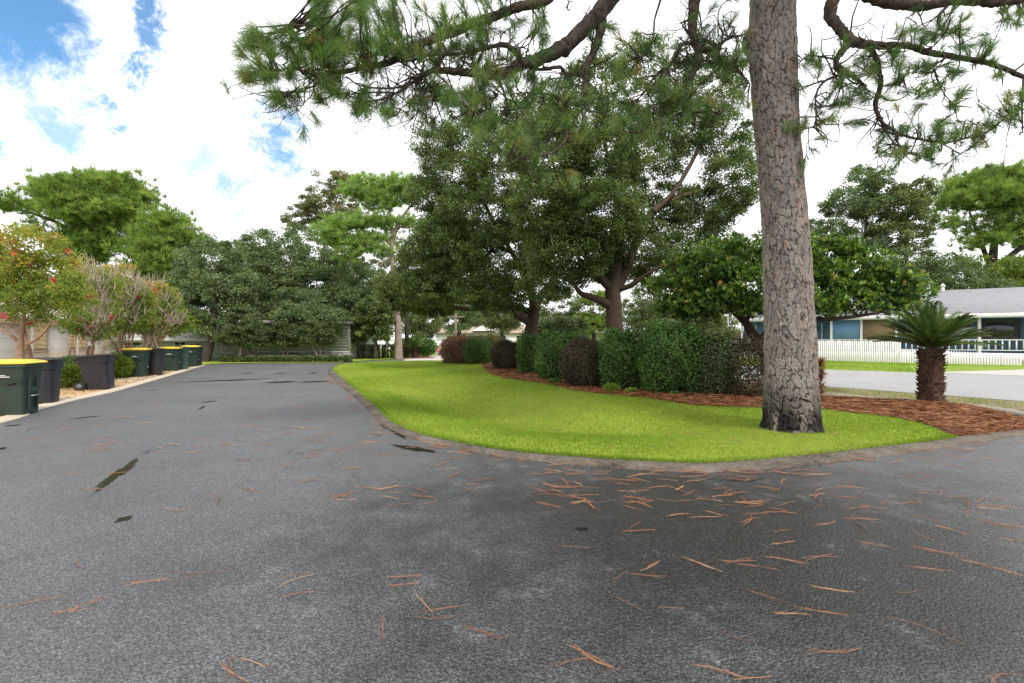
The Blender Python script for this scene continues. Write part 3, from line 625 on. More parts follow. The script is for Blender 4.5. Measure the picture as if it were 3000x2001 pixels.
# --- limbs  (survey points: px, py, Y, width px)
def z1(L, Y0, Y1): n = len(L); return [(650+x*.4679, y*.4679, Y0+(Y1-Y0)*q/(n-1), w_) for q, (x, y, w_) in enumerate(L)]
def z2(L, Y0, Y1): n = len(L); return [(1650+x*.3827, y*.3827, Y0+(Y1-Y0)*q/(n-1), w_) for q, (x, y, w_) in enumerate(L)]
def z3(L, Y0, Y1): n = len(L); return [(2250+x*.3827, y*.3827, Y0+(Y1-Y0)*q/(n-1), w_) for q, (x, y, w_) in enumerate(L)]
LM = []
LM.append([(2266, -420, 8.15, 60), (2150, -380, 8.1, 58), (2000, -260, 8, 56), (1880, -120, 7.8, 54)] + z2([(340, 10, 50), (255, 130, 48), (150, 220, 44), (0, 360, 44)], 7.7, 7.5) + z1([(2040, 345, 40), (1950, 385, 34), (1870, 400, 30), (1790, 455, 29), (1700, 475, 28), (1600, 460, 24), (1500, 452, 22), (1350, 440, 17), (1270, 460, 13), (1200, 490, 10)], 7.4, 6.9))
LM.append([(1880, -120, 7.8, 34), (1760, -130, 7.7, 33), (1660, -70, 7.6, 31)] + z1([(2030, 0, 28), (1850, 45, 27), (1700, 105, 27), (1620, 135, 27), (1450, 200, 26), (1300, 250, 24), (1150, 320, 21), (1060, 385, 21), (960, 410, 16), (850, 432, 14), (720, 455, 13), (620, 465, 9), (520, 445, 7), (420, 425, 5), (330, 455, 4)], 7.4, 6.5))
LM.append(z1([(700, 450, 12), (640, 400, 10), (580, 345, 9), (500, 270, 8), (450, 200, 7), (425, 145, 5)], 6.6, 6.4))
LM.append(z1([(1880, 395, 24), (1850, 335, 18), (1770, 280, 15), (1700, 290, 12), (1600, 315, 11), (1500, 335, 10), (1380, 340, 10), (1280, 345, 9), (1200, 375, 9), (1120, 385, 6)], 7.4, 6.9))
LM.append(z1([(1385, 360, 10), (1340, 420, 11), (1260, 480, 10), (1180, 525, 9), (1080, 550, 6), (950, 550, 5), (850, 530, 4), (800, 490, 3)], 7.1, 6.7))
LM.append(z1([(1180, 525, 8), (1080, 590, 6), (980, 625, 5), (900, 640, 4), (850, 660, 3)], 6.9, 6.6))
LM.append(z1([(1080, 580, 5), (900, 580, 4), (760, 590, 3), (700, 560, 3)], 6.8, 6.5))
LM.append(z1([(640, 465, 6), (600, 520, 5), (540, 555, 4), (470, 575, 4), (380, 582, 3)], 6.6, 6.4))
LM.append(z2([(300, 150, 32), (275, 270, 26), (235, 390, 22), (190, 480, 20), (175, 600, 16), (165, 700, 16), (140, 790, 14), (60, 790, 13), (0, 775, 10)], 7.7, 7.3) + z1([(2090, 600, 7), (1990, 585, 6), (1900, 580, 4), (1820, 590, 3)], 7.2, 7.0))
LM.append(z1([(2290, 400, 16), (2200, 450, 14), (2155, 460, 12), (2110, 420, 11), (2010, 435, 10), (1930, 425, 7)], 7.6, 7.4))
LM.append(z1([(2175, 670, 9), (2165, 740, 8), (2150, 800, 8), (2155, 870, 8), (2080, 950, 8), (2020, 965, 6), (1940, 990, 5), (1860, 995, 4), (1800, 965, 3)], 7.3, 7.0))
LM.append(z1([(2040, 960, 5), (2010, 1010, 4), (1990, 1050, 3)], 7.2, 7.1))
LM.append(z1([(2250, 680, 5), (2260, 760, 4), (2230, 830, 3), (2170, 880, 3)], 7.4, 7.3))
LM.append(z1([(1730, 490, 8), (1760, 560, 7), (1780, 640, 6), (1760, 710, 5), (1690, 750, 5), (1600, 765, 3)], 7.2, 6.9))
LM.append(z1([(1730, 580, 5), (1690, 640, 4), (1640, 690, 4), (1590, 715, 3), (1550, 690, 3)], 7.1, 6.9))
LM.append(z1([(1320, 500, 5), (1325, 600, 4), (1310, 670, 4), (1250, 690, 3), (1190, 690, 2)], 7.1, 6.9))
LM.append(z1([(1290, 540, 5), (1220, 600, 4), (1120, 680, 3)], 7.0, 6.8))
LM.append([(2262, -190, 8.1, 46), (2160, -200, 8, 42), (2070, -130, 8, 38)] + z2([(1010, -20, 32), (1005, 60, 30), (990, 170, 26), (1000, 300, 24), (1040, 400, 24), (1025, 500, 20), (960, 610, 18), (930, 710, 16), (945, 800, 14), (990, 870, 9), (1005, 950, 6), (985, 1040, 3)], 8, 7.6))
LM.append(z2([(1040, 395, 18), (1110, 385, 18), (1175, 400, 16), (1215, 330, 10), (1285, 285, 8), (1370, 268, 4)], 7.9, 7.8))
LM.append(z2([(1180, 405, 12), (1225, 480, 10), (1310, 510, 9), (1385, 590, 6), (1430, 645, 4)], 7.8, 7.7))
LM.append(z2([(975, 320, 12), (900, 350, 11), (855, 420, 9), (820, 500, 8), (740, 550, 8), (660, 640, 6), (610, 720, 5), (550, 770, 3), (480, 785, 2)], 7.8, 7.4))
LM.append(z2([(940, 770, 8), (850, 825, 7), (770, 790, 5), (700, 800, 4), (620, 835, 3)], 7.7, 7.4))
LM.append(z2([(960, 850, 9), (860, 880, 8), (780, 945, 8), (660, 970, 5), (600, 1015, 3), (555, 1020, 2)], 7.6, 7.3))
LM.append(z2([(990, 865, 9), (1100, 848, 9), (1200, 870, 6)], 7.6, 7.5))
LM.append(z2([(1010, 430, 8), (930, 460, 7), (880, 520, 5), (800, 530, 3)], 7.8, 7.6))
LM.append(z2([(745, 0, 7), (700, 150, 6), (690, 280, 5), (650, 390, 4), (590, 440, 3)], 7.6, 7.4))
LM.append([(2270, -260, 8.15, 36), (2380, -260, 8, 36)] + z3([(500, -60, 34), (478, 30, 33), (485, 130, 31), (560, 230, 28), (635, 305, 28), (750, 340, 24), (900, 342, 18), (1080, 352, 17), (1200, 392, 17), (1400, 432, 16), (1600, 462, 14), (1800, 522, 13), (1980, 600, 12), (2150, 700, 9), (2350, 760, 5)], 8, 7.2))
LM.append(z3([(780, 360, 16), (830, 450, 14), (855, 560, 13), (862, 660, 13), (822, 780, 13), (842, 880, 11), (900, 960, 9), (1050, 1040, 7), (1200, 1072, 6), (1350, 1095, 6), (1460, 1070, 5), (1600, 1040, 4), (1720, 985, 4), (1850, 872, 3), (1940, 832, 3)], 7.8, 7.2))
LM.append(z3([(640, 320, 20), (565, 400, 17), (522, 470, 16), (560, 540, 16), (650, 585, 13), (750, 665, 7)], 7.8, 7.6))
LM.append(z3([(560, 570, 8), (450, 612, 7), (385, 680, 6), (362, 780, 5), (370, 880, 5), (350, 965, 4), (260, 992, 3)], 7.7, 7.5))
LM.append(z3([(450, 612, 5), (350, 642, 4), (240, 692, 3)], 7.7, 7.6)); LM.append(z3([(500, 450, 6), (380, 430, 5), (300, 430, 4), (230, 490, 3)], 7.7, 7.6))
LM.append(z3([(970, 1000, 6), (990, 1080, 5), (1050, 1160, 5), (1200, 1200, 4), (1280, 1222, 3)], 7.5, 7.2))
LM.append([(2262, -60, 8.3, 44), (2400, -50, 8.3, 44)] + z3([(700, -60, 38), (900, 12, 32), (1050, 38, 30), (1200, 42, 28), (1350, 18, 26), (1500, -5, 27), (1700, 20, 28), (1830, 12, 24), (2000, -20, 22), (2200, -100, 16)], 8.3, 8.0))
LM.append(z3([(1370, 50, 9), (1310, 120, 8), (1312, 205, 7), (1375, 255, 5), (1450, 235, 3)], 8.1, 8.0))
LM.append(z3([(1350, 450, 7), (1265, 515, 5), (1295, 600, 4), (1185, 660, 3), (1150, 735, 2)], 7.6, 7.4))
LM.append(z3([(870, 660, 5), (980, 652, 3), (1100, 690, 2)], 7.6, 7.5)); LM.append(z3([(1295, 600, 4), (1350, 720, 3), (1430, 810, 2)], 7.5, 7.4))
LM.append(z3([(1955, 600, 6), (1945, 830, 5), (1950, 1010, 3)], 7.3, 7.2))
# crown above the picture, over the road and to the right
for a0, zt, ln in [(200, 8.6, 4.5), (235, 9.6, 4.5), (265, 8.9, 5.2), (300, 9.4, 5.0), (330, 8.7, 5.5), (10, 9.4, 5), (60, 10, 4), (120, 10.2, 4), (170, 10.8, 4), (215, 11.5, 4), (285, 11.7, 4.2), (345, 11.6, 4), (80, 12.2, 3)]:
    a_ = R(a0); b0 = np.array([4.45, TY, zt]); pts_ = []
    for q in np.linspace(0, 1, 5): pts_.append(b0+np.array([math.cos(a_)*ln*q, math.sin(a_)*ln*q, .8*q+.3*math.sin(q*5)]))
    LM.append(('raw', np.array(pts_)))
limb_nodes = []; limb_r = []; LV = []; LF = []; ln_ = 0; high = []
for L_ in LM:
    if L_[0] == 'raw' if isinstance(L_, tuple) else False:
        B = smooth_path(L_[1], 5); pth, rad = B, np.linspace(.12, .02, len(B)); high.append(pth)
    else:
        pth, rad = px_path(L_, 6); pth = pth+rng.normal(0, 1, pth.shape)*(rad*.10)[:, None]; limb_nodes.append(pth); limb_r.append(rad)
    v, f = tube_arrays(pth, rad*(1+rng.normal(0, .05, len(rad))), 12); LV.append(v); LF.append(f+ln_); ln_ += len(v)
LN = np.vstack(limb_nodes); LR = np.concatenate(limb_r); LPX = np.column_stack([1500+F*LN[:, 0]/LN[:, 1], HY-F*(LN[:, 2]-EYE)/LN[:, 1]])
T3 = [(697, 860, 84, 234, 34), (800, 818, 270, 285, 3), (912, 1211, -30, 150, 64), (1211, 1500, -20, 60, 14), (860, 1095, 108, 205, 30), (930, 1000, 210, 318, 11), (1010, 1075, 262, 330, 9), (1125, 1160, 305, 330, 4), (1244, 1342, 258, 296, 8), (1211, 1445, 47, 155, 24), (1470, 1600, 0, 120, 16),
      (1350, 1490, 243, 390, 30), (1445, 1560, 370, 445, 15), (1555, 1625, 440, 500, 9), (1586, 1726, 275, 375, 14), (1480, 1600, 180, 300, 12), (1803, 1956, 96, 268, 34), (1790, 1900, 298, 360, 18), (1900, 2090, 285, 355, 18), (2050, 2185, 95, 200, 14), (2090, 2205, 262, 306, 9), (2180, 2200, 85, 100, 2),
      (2357, 2403, 126, 214, 9), (2449, 2487, 275, 306, 4), (2499, 2568, 153, 287, 14), (2395, 2441, 325, 356, 5), (2345, 2360, 345, 375, 3), (2480, 2560, 340, 365, 4), (2564, 2663, 145, 245, 13), (2633, 2759, 77, 126, 13), (2747, 2847, 31, 103, 12), (2682, 2767, 237, 285, 8), (2805, 2923, 122, 176, 9),
      (2800, 2830, 270, 280, 3), (2785, 2810, 300, 312, 3), (2915, 2935, 210, 225, 3), (2931, 3010, 23, 77, 10), (2946, 3010, 268, 364, 9), (2690, 2908, 352, 405, 28), (2800, 2908, 413, 430, 5), (2587, 2755, 425, 470, 15), (2640, 2720, 190, 215, 4)]
tips = []; tdir = []; tips2 = []; tdir2 = []; TV = []; TF = []; tn = 0
for (x0, x1, y0, y1, n_) in T3:
    dense = x1 < 1470
    for q in range(int(n_*(1.45 if dense else 1.0))):
        px, py = rng.uniform(x0, x1), rng.uniform(y0, y1); d2 = np.hypot(LPX[:, 0]-px, (LPX[:, 1]-py))+LR*600
        j = int(np.argmin(d2+rng.uniform(0, 25, len(d2)))); Y = LN[j, 1]+rng.normal(0, .28); t = P(px, py, max(5.8, Y)); a = LN[j]
        L = np.linalg.norm(t-a); m = max(4, int(L/.18)); s = np.linspace(0, 1, m)[:, None]
        bow = rdir(1)[0]*.18*L+np.array([0, 0, -.14*L]); pth = a*(1-s)+t*s+4*s*(1-s)*bow*.5; pth[1:-1] += rng.normal(0, .018, (m-2, 3))
        rad = np.linspace(min(.02, .008+.008*L), .0055, m); v, f = tube_arrays(pth, rad, 5); TV.append(v); TF.append(f+tn); tn += len(v); (tips if dense else tips2).append(t); (tdir if dense else tdir2).append(norm(pth[-1]-pth[-2]+np.array([0, 0, .05])))
for (x0, x1, y0, y1) in [(700, 1500, 200, 330), (1300, 2200, 60, 330), (2340, 3000, 60, 460)]:   # bare curling twigs
    for q in range(60):
        px, py = rng.uniform(x0, x1), rng.uniform(y0, y1); d2 = np.hypot(LPX[:, 0]-px, LPX[:, 1]-py); j = int(np.argmin(d2+rng.uniform(0, 30, len(d2))))
        if d2[j] > 130: continue
        t = P(px, py, LN[j, 1]+rng.normal(0, .2)); a = LN[j]; s = np.linspace(0, 1, 8)[:, None]; L = np.linalg.norm(t-a)
        pth = a*(1-s)+t*s+4*s*(1-s)*rdir(1)[0]*.28*L; v, f = tube_arrays(pth, np.linspace(.012, .004, 8), 5); TV.append(v); TF.append(f+tn); tn += len(v)
# curling side branches all along the limbs
def curl(a, d, L, r, depth=0):
    global tn
    m = max(5, int(L/.07)); p = [a]; d = norm(d[None])[0]; ax = rdir(1)[0]; k_ = rng.normal(0, .22)
    for q in range(m):
        d = norm((d+np.cross(ax, d)*k_+rng.normal(0, .13, 3)+[0, 0, .02])[None])[0]; p.append(p[-1]+d*L/m)
    p = np.array(p); v, f = tube_arrays(p, np.linspace(r, max(.0035, r*.3), len(p)), 5); TV.append(v); TF.append(f+tn); tn += len(v)
    if depth < 2:
        for q in range(rng.integers(1, 4)):
            j = rng.integers(1, len(p)-1); curl(p[j], rdir(1)[0]+d*.5, L*rng.uniform(.35, .65), r*.6, depth+1)
    elif rng.random() < .30 and p[-1][1] > 5: tips2.append(p[-1]); tdir2.append(d)
for q in range(330):
    j = int(rng.integers(0, len(LN)))
    if LR[j] > .11: continue
    curl(LN[j], rdir(1)[0]*[1, .6, 1]+[0, 0, -.15], rng.uniform(.35, .95), min(.016, LR[j]*.5+.004))
link('limb', raw_mesh('limb', np.vstack(LV), np.vstack(LF), M['bark_limb'], True), pine)
link('twig', raw_mesh('twig', np.vstack(TV), np.vstack(TF), M['bark_dark'], True), pine)
def needles(tips, tdir, per, Ls, W, name, mat, parent, droop=.35, spread=.75):
    n = len(tips); ci = np.repeat(np.arange(n), per); m = len(ci); dd = tdir[ci]
    D = norm(dd*(1-spread*.3)+rdir(m)*spread+[0, 0, -.05]); L = rng.uniform(Ls[0], Ls[1], m)[:, None]*rng.uniform(.75, 1.1, n)[ci][:, None]
    B = tips[ci]-dd*rng.uniform(0, .16, (m, 1)); S_ = norm(np.cross(D, rdir(m)))*W/2
    mid = B+D*L*.5; end = B+D*L+np.array([0, 0, -1.])*L*droop*rng.uniform(.2, 1, (m, 1))
    V = np.stack([B-S_*.7, B+S_*.7, mid+S_, mid-S_, end+S_*.25, end-S_*.25], 1).reshape(-1, 3); b = np.arange(m)[:, None]*6
    Fq = np.concatenate([b+[0, 1, 2, 3], b+[3, 2, 4, 5]]); ct = np.clip(rng.normal(.5, .17, n), 0, 1); brown = rng.random(n) < .06
    T = np.clip(np.where(brown[ci], .9, ct[ci])+rng.normal(0, .14, m), 0, 1)
    link(name, raw_mesh(name, V, Fq, mat, False, np.tile(T, 2)), parent)
needles(np.array(tips), np.array(tdir), 120, (.17, .33), .0044, 'needle_tufts', M['needle'], pine, .35, .62)
needles(np.array(tips2), np.array(tdir2), 85, (.13, .27), .0044, 'needle_tufts', M['needle'], pine, .30, .62)
hp = np.vstack(high); hs = hp[rng.integers(0, len(hp), 2200)]+rng.normal(0, .5, (2200, 3))*[1, 1, .6]
hs = hs[((HY-F*(hs[:, 2]-EYE)/np.maximum(hs[:, 1], .1)) < -40) | (hs[:, 1] < .3)]
Vh, Fh, Th = needle_puffs(hs, 46, .30, .012, .2); link('upper_crown', raw_mesh('upper_crown', Vh, Fh, M['needle'], False, Th), pine)
# reddish creeper tuft behind the trunk
cv = np.array([P(2404, y, 8.35)+rng.normal(0, .02, 3) for y in np.linspace(1050, 1165, 26)]); V_, F_, T_ = needle_puffs(cv, 30, .10, .010, 0)
link('creeper', raw_mesh('creeper', V_, F_, M['straw'], False, T_*.6), pine)
# ------------------------------------------------------------------ the two big live oaks
def oz(L, Y0, Y1): n = len(L); return [(x, y, Y0+(Y1-Y0)*q/(n-1), w_) for q, (x, y, w_) in enumerate(L)]
Y2 = 17.6
o2 = [px_path(oz([(1800, 1085, 66), (1801, 1030, 52), (1801, 975, 50), (1799, 930, 47), (1797, 890, 46), (1795, 850, 44), (1803, 800, 36), (1812, 730, 30), (1815, 657, 26), (1815, 581, 22), (1835, 494, 16), (1860, 440, 10), (1880, 350, 7)], Y2, Y2)),
      px_path(oz([(1796, 905, 30), (1770, 885, 24), (1735, 872, 20), (1700, 858, 15), (1680, 830, 10), (1650, 790, 7)], Y2, Y2-1)),
      px_path(oz([(1795, 850, 30), (1760, 815, 25), (1735, 780, 20), (1700, 700, 14), (1660, 620, 10), (1630, 520, 7), (1600, 400, 5)], Y2, Y2-1.5)),
      px_path(oz([(1805, 850, 34), (1835, 785, 28), (1866, 708, 26), (1915, 620, 22), (1990, 578, 17), (2070, 557, 10), (2140, 540, 6)], Y2, Y2+.8)),
      px_path(oz([(1915, 620, 16), (1975, 560, 13), (2019, 489, 12), (2060, 417, 10), (2121, 380, 6), (2150, 280, 5)], Y2, Y2+1.5)),
      px_path(oz([(1805, 850, 20), (1850, 835, 15), (1900, 800, 10), (1980, 760, 7)], Y2, Y2-1)),
      px_path(oz([(1815, 600, 16), (1790, 500, 12), (1770, 400, 9), (1760, 250, 6)], Y2, Y2+1))]
oak2e = [(1610, 453, 140, 110, 17), (1559, 361, 120, 75, 18, .7), (1763, 470, 140, 110, 17.5), (1700, 340, 130, 85, 18, .7), (1900, 440, 120, 100, 19, .8), (1990, 370, 120, 90, 19.5, .85), (2121, 400, 90, 90, 18.5, .75), (2146, 530, 80, 100, 18), (1738, 632, 150, 110, 16.5, 1.3), (1610, 606, 120, 110, 16.5, 1.3), (1950, 600, 120, 70, 19.5, .9), (2060, 620, 110, 70, 18.5, 1.0), (1661, 734, 130, 90, 16.5, 1.3), (1866, 734, 120, 90, 18, 1.0), (2050, 734, 140, 75, 18.5, 1.2), (1738, 230, 90, 80, 18, .6), (1900, 190, 110, 90, 20, .7), (2080, 260, 100, 100, 20, .9), (1610, 830, 110, 45, 18, .8), (1940, 800, 110, 50, 19, 1), (1760, 790, 100, 45, 18.5, 1), (1820, 320, 80, 80, 19, .5)]
tree('live_oak', 'tall dark green live oak with straight thick trunk, right of the pair behind the hedge', 'oak tree', P(1800, 1085, Y2)*[1, 1, 0], o2, oak2e, 2700, 115, .36, .088, .046, M['oak'], M['bark_oak'], 'pair of live oaks behind the clipped hedge')
Y1_ = 23.0
o1 = [px_path(oz([(1555, 1075, 52), (1553, 1010, 40), (1554, 975, 36), (1560, 940, 36), (1566, 900, 34), (1560, 870, 26), (1540, 820, 20), (1500, 740, 14), (1440, 640, 11), (1400, 540, 8), (1370, 440, 6)], Y1_, Y1_)),
      px_path(oz([(1562, 960, 28), (1545, 942, 22), (1520, 927, 19), (1507, 912, 16), (1500, 890, 9)], Y1_, Y1_-.7)),
      px_path(oz([(1566, 900, 26), (1590, 860, 22), (1630, 810, 18), (1670, 760, 12)], Y1_, Y1_+.6)),
      px_path(oz([(1555, 915, 20), (1500, 895, 18), (1440, 900, 15), (1385, 906, 13), (1330, 902, 10), (1260, 890, 7), (1190, 880, 5)], Y1_, Y1_+1.5)),
      px_path(oz([(1500, 740, 12), (1420, 700, 10), (1330, 650, 8), (1280, 560, 6)], Y1_, Y1_))]
oak1e = [(1285, 420, 80, 70, 19), (1340, 520, 110, 80, 19), (1253, 560, 60, 70, 19.5), (1406, 632, 130, 100, 18.5, 1.2), (1310, 720, 120, 85, 19, 1.2), (1483, 760, 150, 105, 18, 1.3), (1470, 520, 120, 100, 19), (1455, 860, 120, 55, 18, 1.2), (1280, 840, 120, 60, 19.5, 1.2), (1380, 390, 90, 60, 20, .6), (1450, 440, 90, 70, 20, .7), (1350, 310, 70, 50, 20, .45)]
tree('live_oak', 'dark green live oak with forked low trunk, left of the pair behind the hedge', 'oak tree', P(1555, 1075, Y1_)*[1, 1, 0], o1, [(a, b, c, d, Y+3.3, *r) for a, b, c, d, Y, *r in oak1e], 1500, 115, .42, .10, .052, M['oak'], M['bark_oak'], 'pair of live oaks behind the clipped hedge')
# olive-green oak further back, left
o3 = [px_path(oz([(1562, 1068, 26), (1560, 1000, 24), (1545, 930, 22), (1480, 890, 18), (1390, 860, 14), (1300, 760, 10), (1280, 650, 6)], 30, 26)), px_path(oz([(1480, 890, 14), (1340, 885, 11), (1240, 880, 8), (1150, 860, 4)], 29, 25))]
tree('live_oak', 'lighter olive-green oak drooping over the far end of the lawn', 'oak tree', P(1562, 1068, 30)*[1, 1, 0], o3, [(1300, 690, 80, 90, 25), (1240, 790, 85, 85, 25, 1.2), (1180, 860, 75, 55, 24, 1.3), (1265, 880, 90, 45, 25, 1.2), (1340, 800, 80, 70, 26), (1135, 840, 35, 30, 24)], 620, 120, .45, .12, .066, M['olive'], M['bark_dark'])
# ------------------------------------------------------------------ umbrella-shaped broadleaf
pY = 14.0
pp_ = [px_path([(2270, 1100, 13.7, 34), (2245, 1050, 13.7, 32), (2222, 1005, 13.8, 30), (2200, 970, 13.9, 27), (2180, 940, 14, 22), (2130, 900, 14, 15), (2050, 860, 13.8, 10)]), px_path([(2222, 1005, 13.8, 20), (2260, 960, 13.6, 17), (2330, 935, 13.4, 14), (2420, 935, 13.2, 13), (2520, 925, 13.1, 10), (2620, 905, 13.1, 7)]), px_path([(2180, 945, 14, 14), (2230, 880, 14, 12), (2300, 800, 14, 8)])]
phe = [(1985, 850, 95, 75, 13.6), (2060, 800, 110, 80, 13.6), (2150, 760, 110, 75, 13.8), (2100, 880, 110, 60, 13.2), (2010, 900, 90, 45, 13.2), (2200, 850, 120, 85, 13), (2300, 770, 110, 75, 14), (2420, 760, 110, 75, 14), (2520, 800, 110, 80, 13.8), (2600, 850, 95, 70, 13.5), (2480, 880, 120, 50, 13.4), (2380, 850, 110, 80, 13.4), (2650, 880, 50, 40, 13.3), (2300, 880, 100, 50, 13)]
def rosettes(name, Cc, per, r, L, W, mat, parent):
    n = len(Cc); sub = np.repeat(Cc, per, 0)+rdir(n*per)*rng.random((n*per, 1))**.4*r*[1, 1, .7]; m = len(sub); k_ = 7
    out = norm(sub-np.repeat(Cc, per, 0)+[0, 0, .25]); ci = np.repeat(np.arange(m), k_); D = norm(rdir(m*k_)+out[ci]*.9+[0, -.1, .15]); Nn = norm(out[ci]+rdir(m*k_)*.5+[0, 0, .6])
    ll = L*rng.uniform(.7, 1.2, m*k_); V, Fq = leaves(sub[ci]+D*ll[:, None]*.5, D, Nn, ll, W*rng.uniform(.8, 1.2, m*k_))
    T = np.clip(.42+rng.normal(0, .2, m)[ci]+rng.normal(0, .12, m*k_), 0, 1); o = link(name, raw_mesh(name, V, Fq, mat, False, T), parent); return o
ph = empty('broadleaf_tree', P(2270, 1100, 13.7)*[1, 1, 0], 'low umbrella-shaped tree with large glossy leaves and slanting dark trunk behind the big pine', 'tree')
Cc = ell_points(phe, 780, shell=.3); v, f = grow(pp_, Cc, r0=.03, maxr=.06); link('trunk', raw_mesh('trunk', v, f, M['bark_dark'], True), ph)
rosettes('crown', Cc, 11, .30, .135, .062, M['photinia'], ph)
# ------------------------------------------------------------------ clipped shrubs
def shrub(px0, px1, pt, pb, mat, label, L=.058, W=.037, n=None, ex=3.2, Ydepth=None, group='clipped shrubs along the edge of the bed', dy=0, ragged=.02, core=True, name='hedge_shrub', cat='shrub', aux=None, zc=1.0):
    Yf = F*EYE/(pb-HY); cx = (px0+px1)/2; w_ = (px1-px0)*Yf/F/2; d_ = (Ydepth or w_*1.0); Y = Yf+d_*.8
    w_ *= Y/Yf; X = (cx-1500)/F*Y; H = EYE-(pt-HY)/F*(Yf+d_*.5)
    root = empty(name, (X, Y, 0), label, cat, group)
    n = n or int(11500*(w_*2*H+w_*d_*2+d_*H*2)/((L/.055)**1.7)*.24)
    def shell(n, s):
        q = rdir(n); q[:, 2] = np.where(q[:, 2] < -.75, -q[:, 2], q[:, 2])
        k_ = (np.abs(q)**ex).sum(1)**(-1/ex); p = q*k_[:, None]*s
        bump_ = 1+.05*np.sin(q[:, 0]*7+cx)+.04*np.sin(q[:, 0]*17+q[:, 2]*13)+.05*np.sin(q[:, 1]*6+q[:, 2]*5+cx*.3)+.04*np.sin(q[:, 2]*11+q[:, 0]*4)
        return q, p*bump_[:, None]*[w_, d_, H*.5]+[X, Y, H*.5]
    q, p = shell(n, rng.uniform(.66, 1.02, (n, 1))**.5)
    p += rng.normal(0, .02+ragged, p.shape); p[:, 2] = np.abs(p[:, 2])+.02
    D = norm(rdir(n)+[0, 0, .2]); Nn = norm(q+rdir(n)*.75+[0, 0, .25]); V, Fq = leaves(p, D, Nn, L*rng.uniform(.7, 1.3, n), W*rng.uniform(.7, 1.3, n))
    T = np.clip(.48+.12*np.sin(p[:, 0]*5+p[:, 2]*4)+rng.normal(0, .17, n), 0, 1)
    ns = n//60; st_ = rng.integers(0, n, ns)   # stray shoots
    if True: V = V.reshape(-1, 4, 3); V[st_] += (norm(q[st_])*rng.uniform(.03, .12, (ns, 1)))[:, None, :]; V = V.reshape(-1, 3)
    if aux: T = aux(p, T, H)
    link('foliage', raw_mesh('foliage', V, Fq, mat, False, T), root)
    q, c_ = shell(900, .86)
    # solid dark core inside the bush, added to close gaps between leaves
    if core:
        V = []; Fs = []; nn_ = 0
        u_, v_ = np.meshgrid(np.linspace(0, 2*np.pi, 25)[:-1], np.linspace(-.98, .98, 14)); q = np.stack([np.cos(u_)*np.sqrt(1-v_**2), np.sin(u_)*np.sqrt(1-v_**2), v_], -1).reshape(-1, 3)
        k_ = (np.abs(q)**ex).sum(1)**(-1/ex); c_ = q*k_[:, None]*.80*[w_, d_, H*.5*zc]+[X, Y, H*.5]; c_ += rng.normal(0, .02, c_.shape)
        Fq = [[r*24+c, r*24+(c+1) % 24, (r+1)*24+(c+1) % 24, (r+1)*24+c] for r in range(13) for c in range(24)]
        link('dark_core', raw_mesh('dark_core', c_, Fq, M['core'], True), root)
    return root, (X, Y, w_, d_, H)
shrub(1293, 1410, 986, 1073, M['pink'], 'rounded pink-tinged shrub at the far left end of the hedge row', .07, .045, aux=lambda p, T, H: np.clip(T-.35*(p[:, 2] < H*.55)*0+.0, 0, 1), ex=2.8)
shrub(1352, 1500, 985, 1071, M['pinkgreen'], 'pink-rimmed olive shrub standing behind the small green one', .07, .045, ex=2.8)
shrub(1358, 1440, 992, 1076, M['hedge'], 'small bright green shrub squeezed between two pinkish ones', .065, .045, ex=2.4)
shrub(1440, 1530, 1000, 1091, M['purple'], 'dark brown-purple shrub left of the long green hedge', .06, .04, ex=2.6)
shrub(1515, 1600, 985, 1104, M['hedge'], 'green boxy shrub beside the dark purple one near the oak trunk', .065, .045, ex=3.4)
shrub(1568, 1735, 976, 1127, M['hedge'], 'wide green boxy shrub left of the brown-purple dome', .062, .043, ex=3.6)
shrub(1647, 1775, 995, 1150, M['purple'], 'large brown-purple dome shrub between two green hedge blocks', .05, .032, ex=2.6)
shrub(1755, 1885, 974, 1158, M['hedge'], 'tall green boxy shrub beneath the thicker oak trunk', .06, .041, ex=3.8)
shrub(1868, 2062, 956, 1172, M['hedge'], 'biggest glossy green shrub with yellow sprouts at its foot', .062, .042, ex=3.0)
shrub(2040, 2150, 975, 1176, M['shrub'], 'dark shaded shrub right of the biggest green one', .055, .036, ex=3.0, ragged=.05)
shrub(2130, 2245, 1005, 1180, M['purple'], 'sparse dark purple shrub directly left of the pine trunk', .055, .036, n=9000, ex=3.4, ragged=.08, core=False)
def sprout(px, pb, r, mat, label, name='small_shrub', n=1600, L=.06, W=.03, hgt=None, cat='shrub', group=None, core=False):
    x, y = G(px, pb); root = empty(name, (x, y, 0), label, cat, group); h = hgt or r*1.4
    p = rdir(n)*rng.random((n, 1))**.35*[r, r, h/2]+[x, y, h/2+.02]; p[:, 2] = np.abs(p[:, 2]); V, Fq = leaves(p, norm(p-[x, y, 0]+rdir(n)*.3), norm(rdir(n)+[0, -.2, .6]), L*rng.uniform(.7, 1.3, n), W*rng.uniform(.8, 1.2, n))
    T = np.clip(rng.normal(.5, .2, n), 0, 1); link('foliage', raw_mesh('foliage', V, Fq, mat, False, T), root)
    mb = MB()
    for k in range(9):
        e = np.array([x, y, 0])+rdir(1)[0]*[r*.7, r*.7, 0]+[0, 0, h*.7]; mb.tube([(x, y, -.02), tuple((np.array([x, y, 0])+e)/2+rng.normal(0, .03, 3)), tuple(e)], [.012, .009, .004], 5)
    mb.build('stem', M['bark_dark'], root); return root
sprout(1792, 1162, .26, M['light_green'], 'small yellow-green sprouting bush at the foot of the tall green shrub'); sprout(1850, 1166, .20, M['light_green'], 'tuft of yellow-green shoots between the two biggest green shrubs', n=1000)
sprout(1625, 1138, .24, M['hedge'], 'low green sprout at the foot of the wide boxy shrub', n=1000); sprout(1975, 1174, .18, M['hedge'], 'short green shoot under the biggest glossy shrub', n=500)
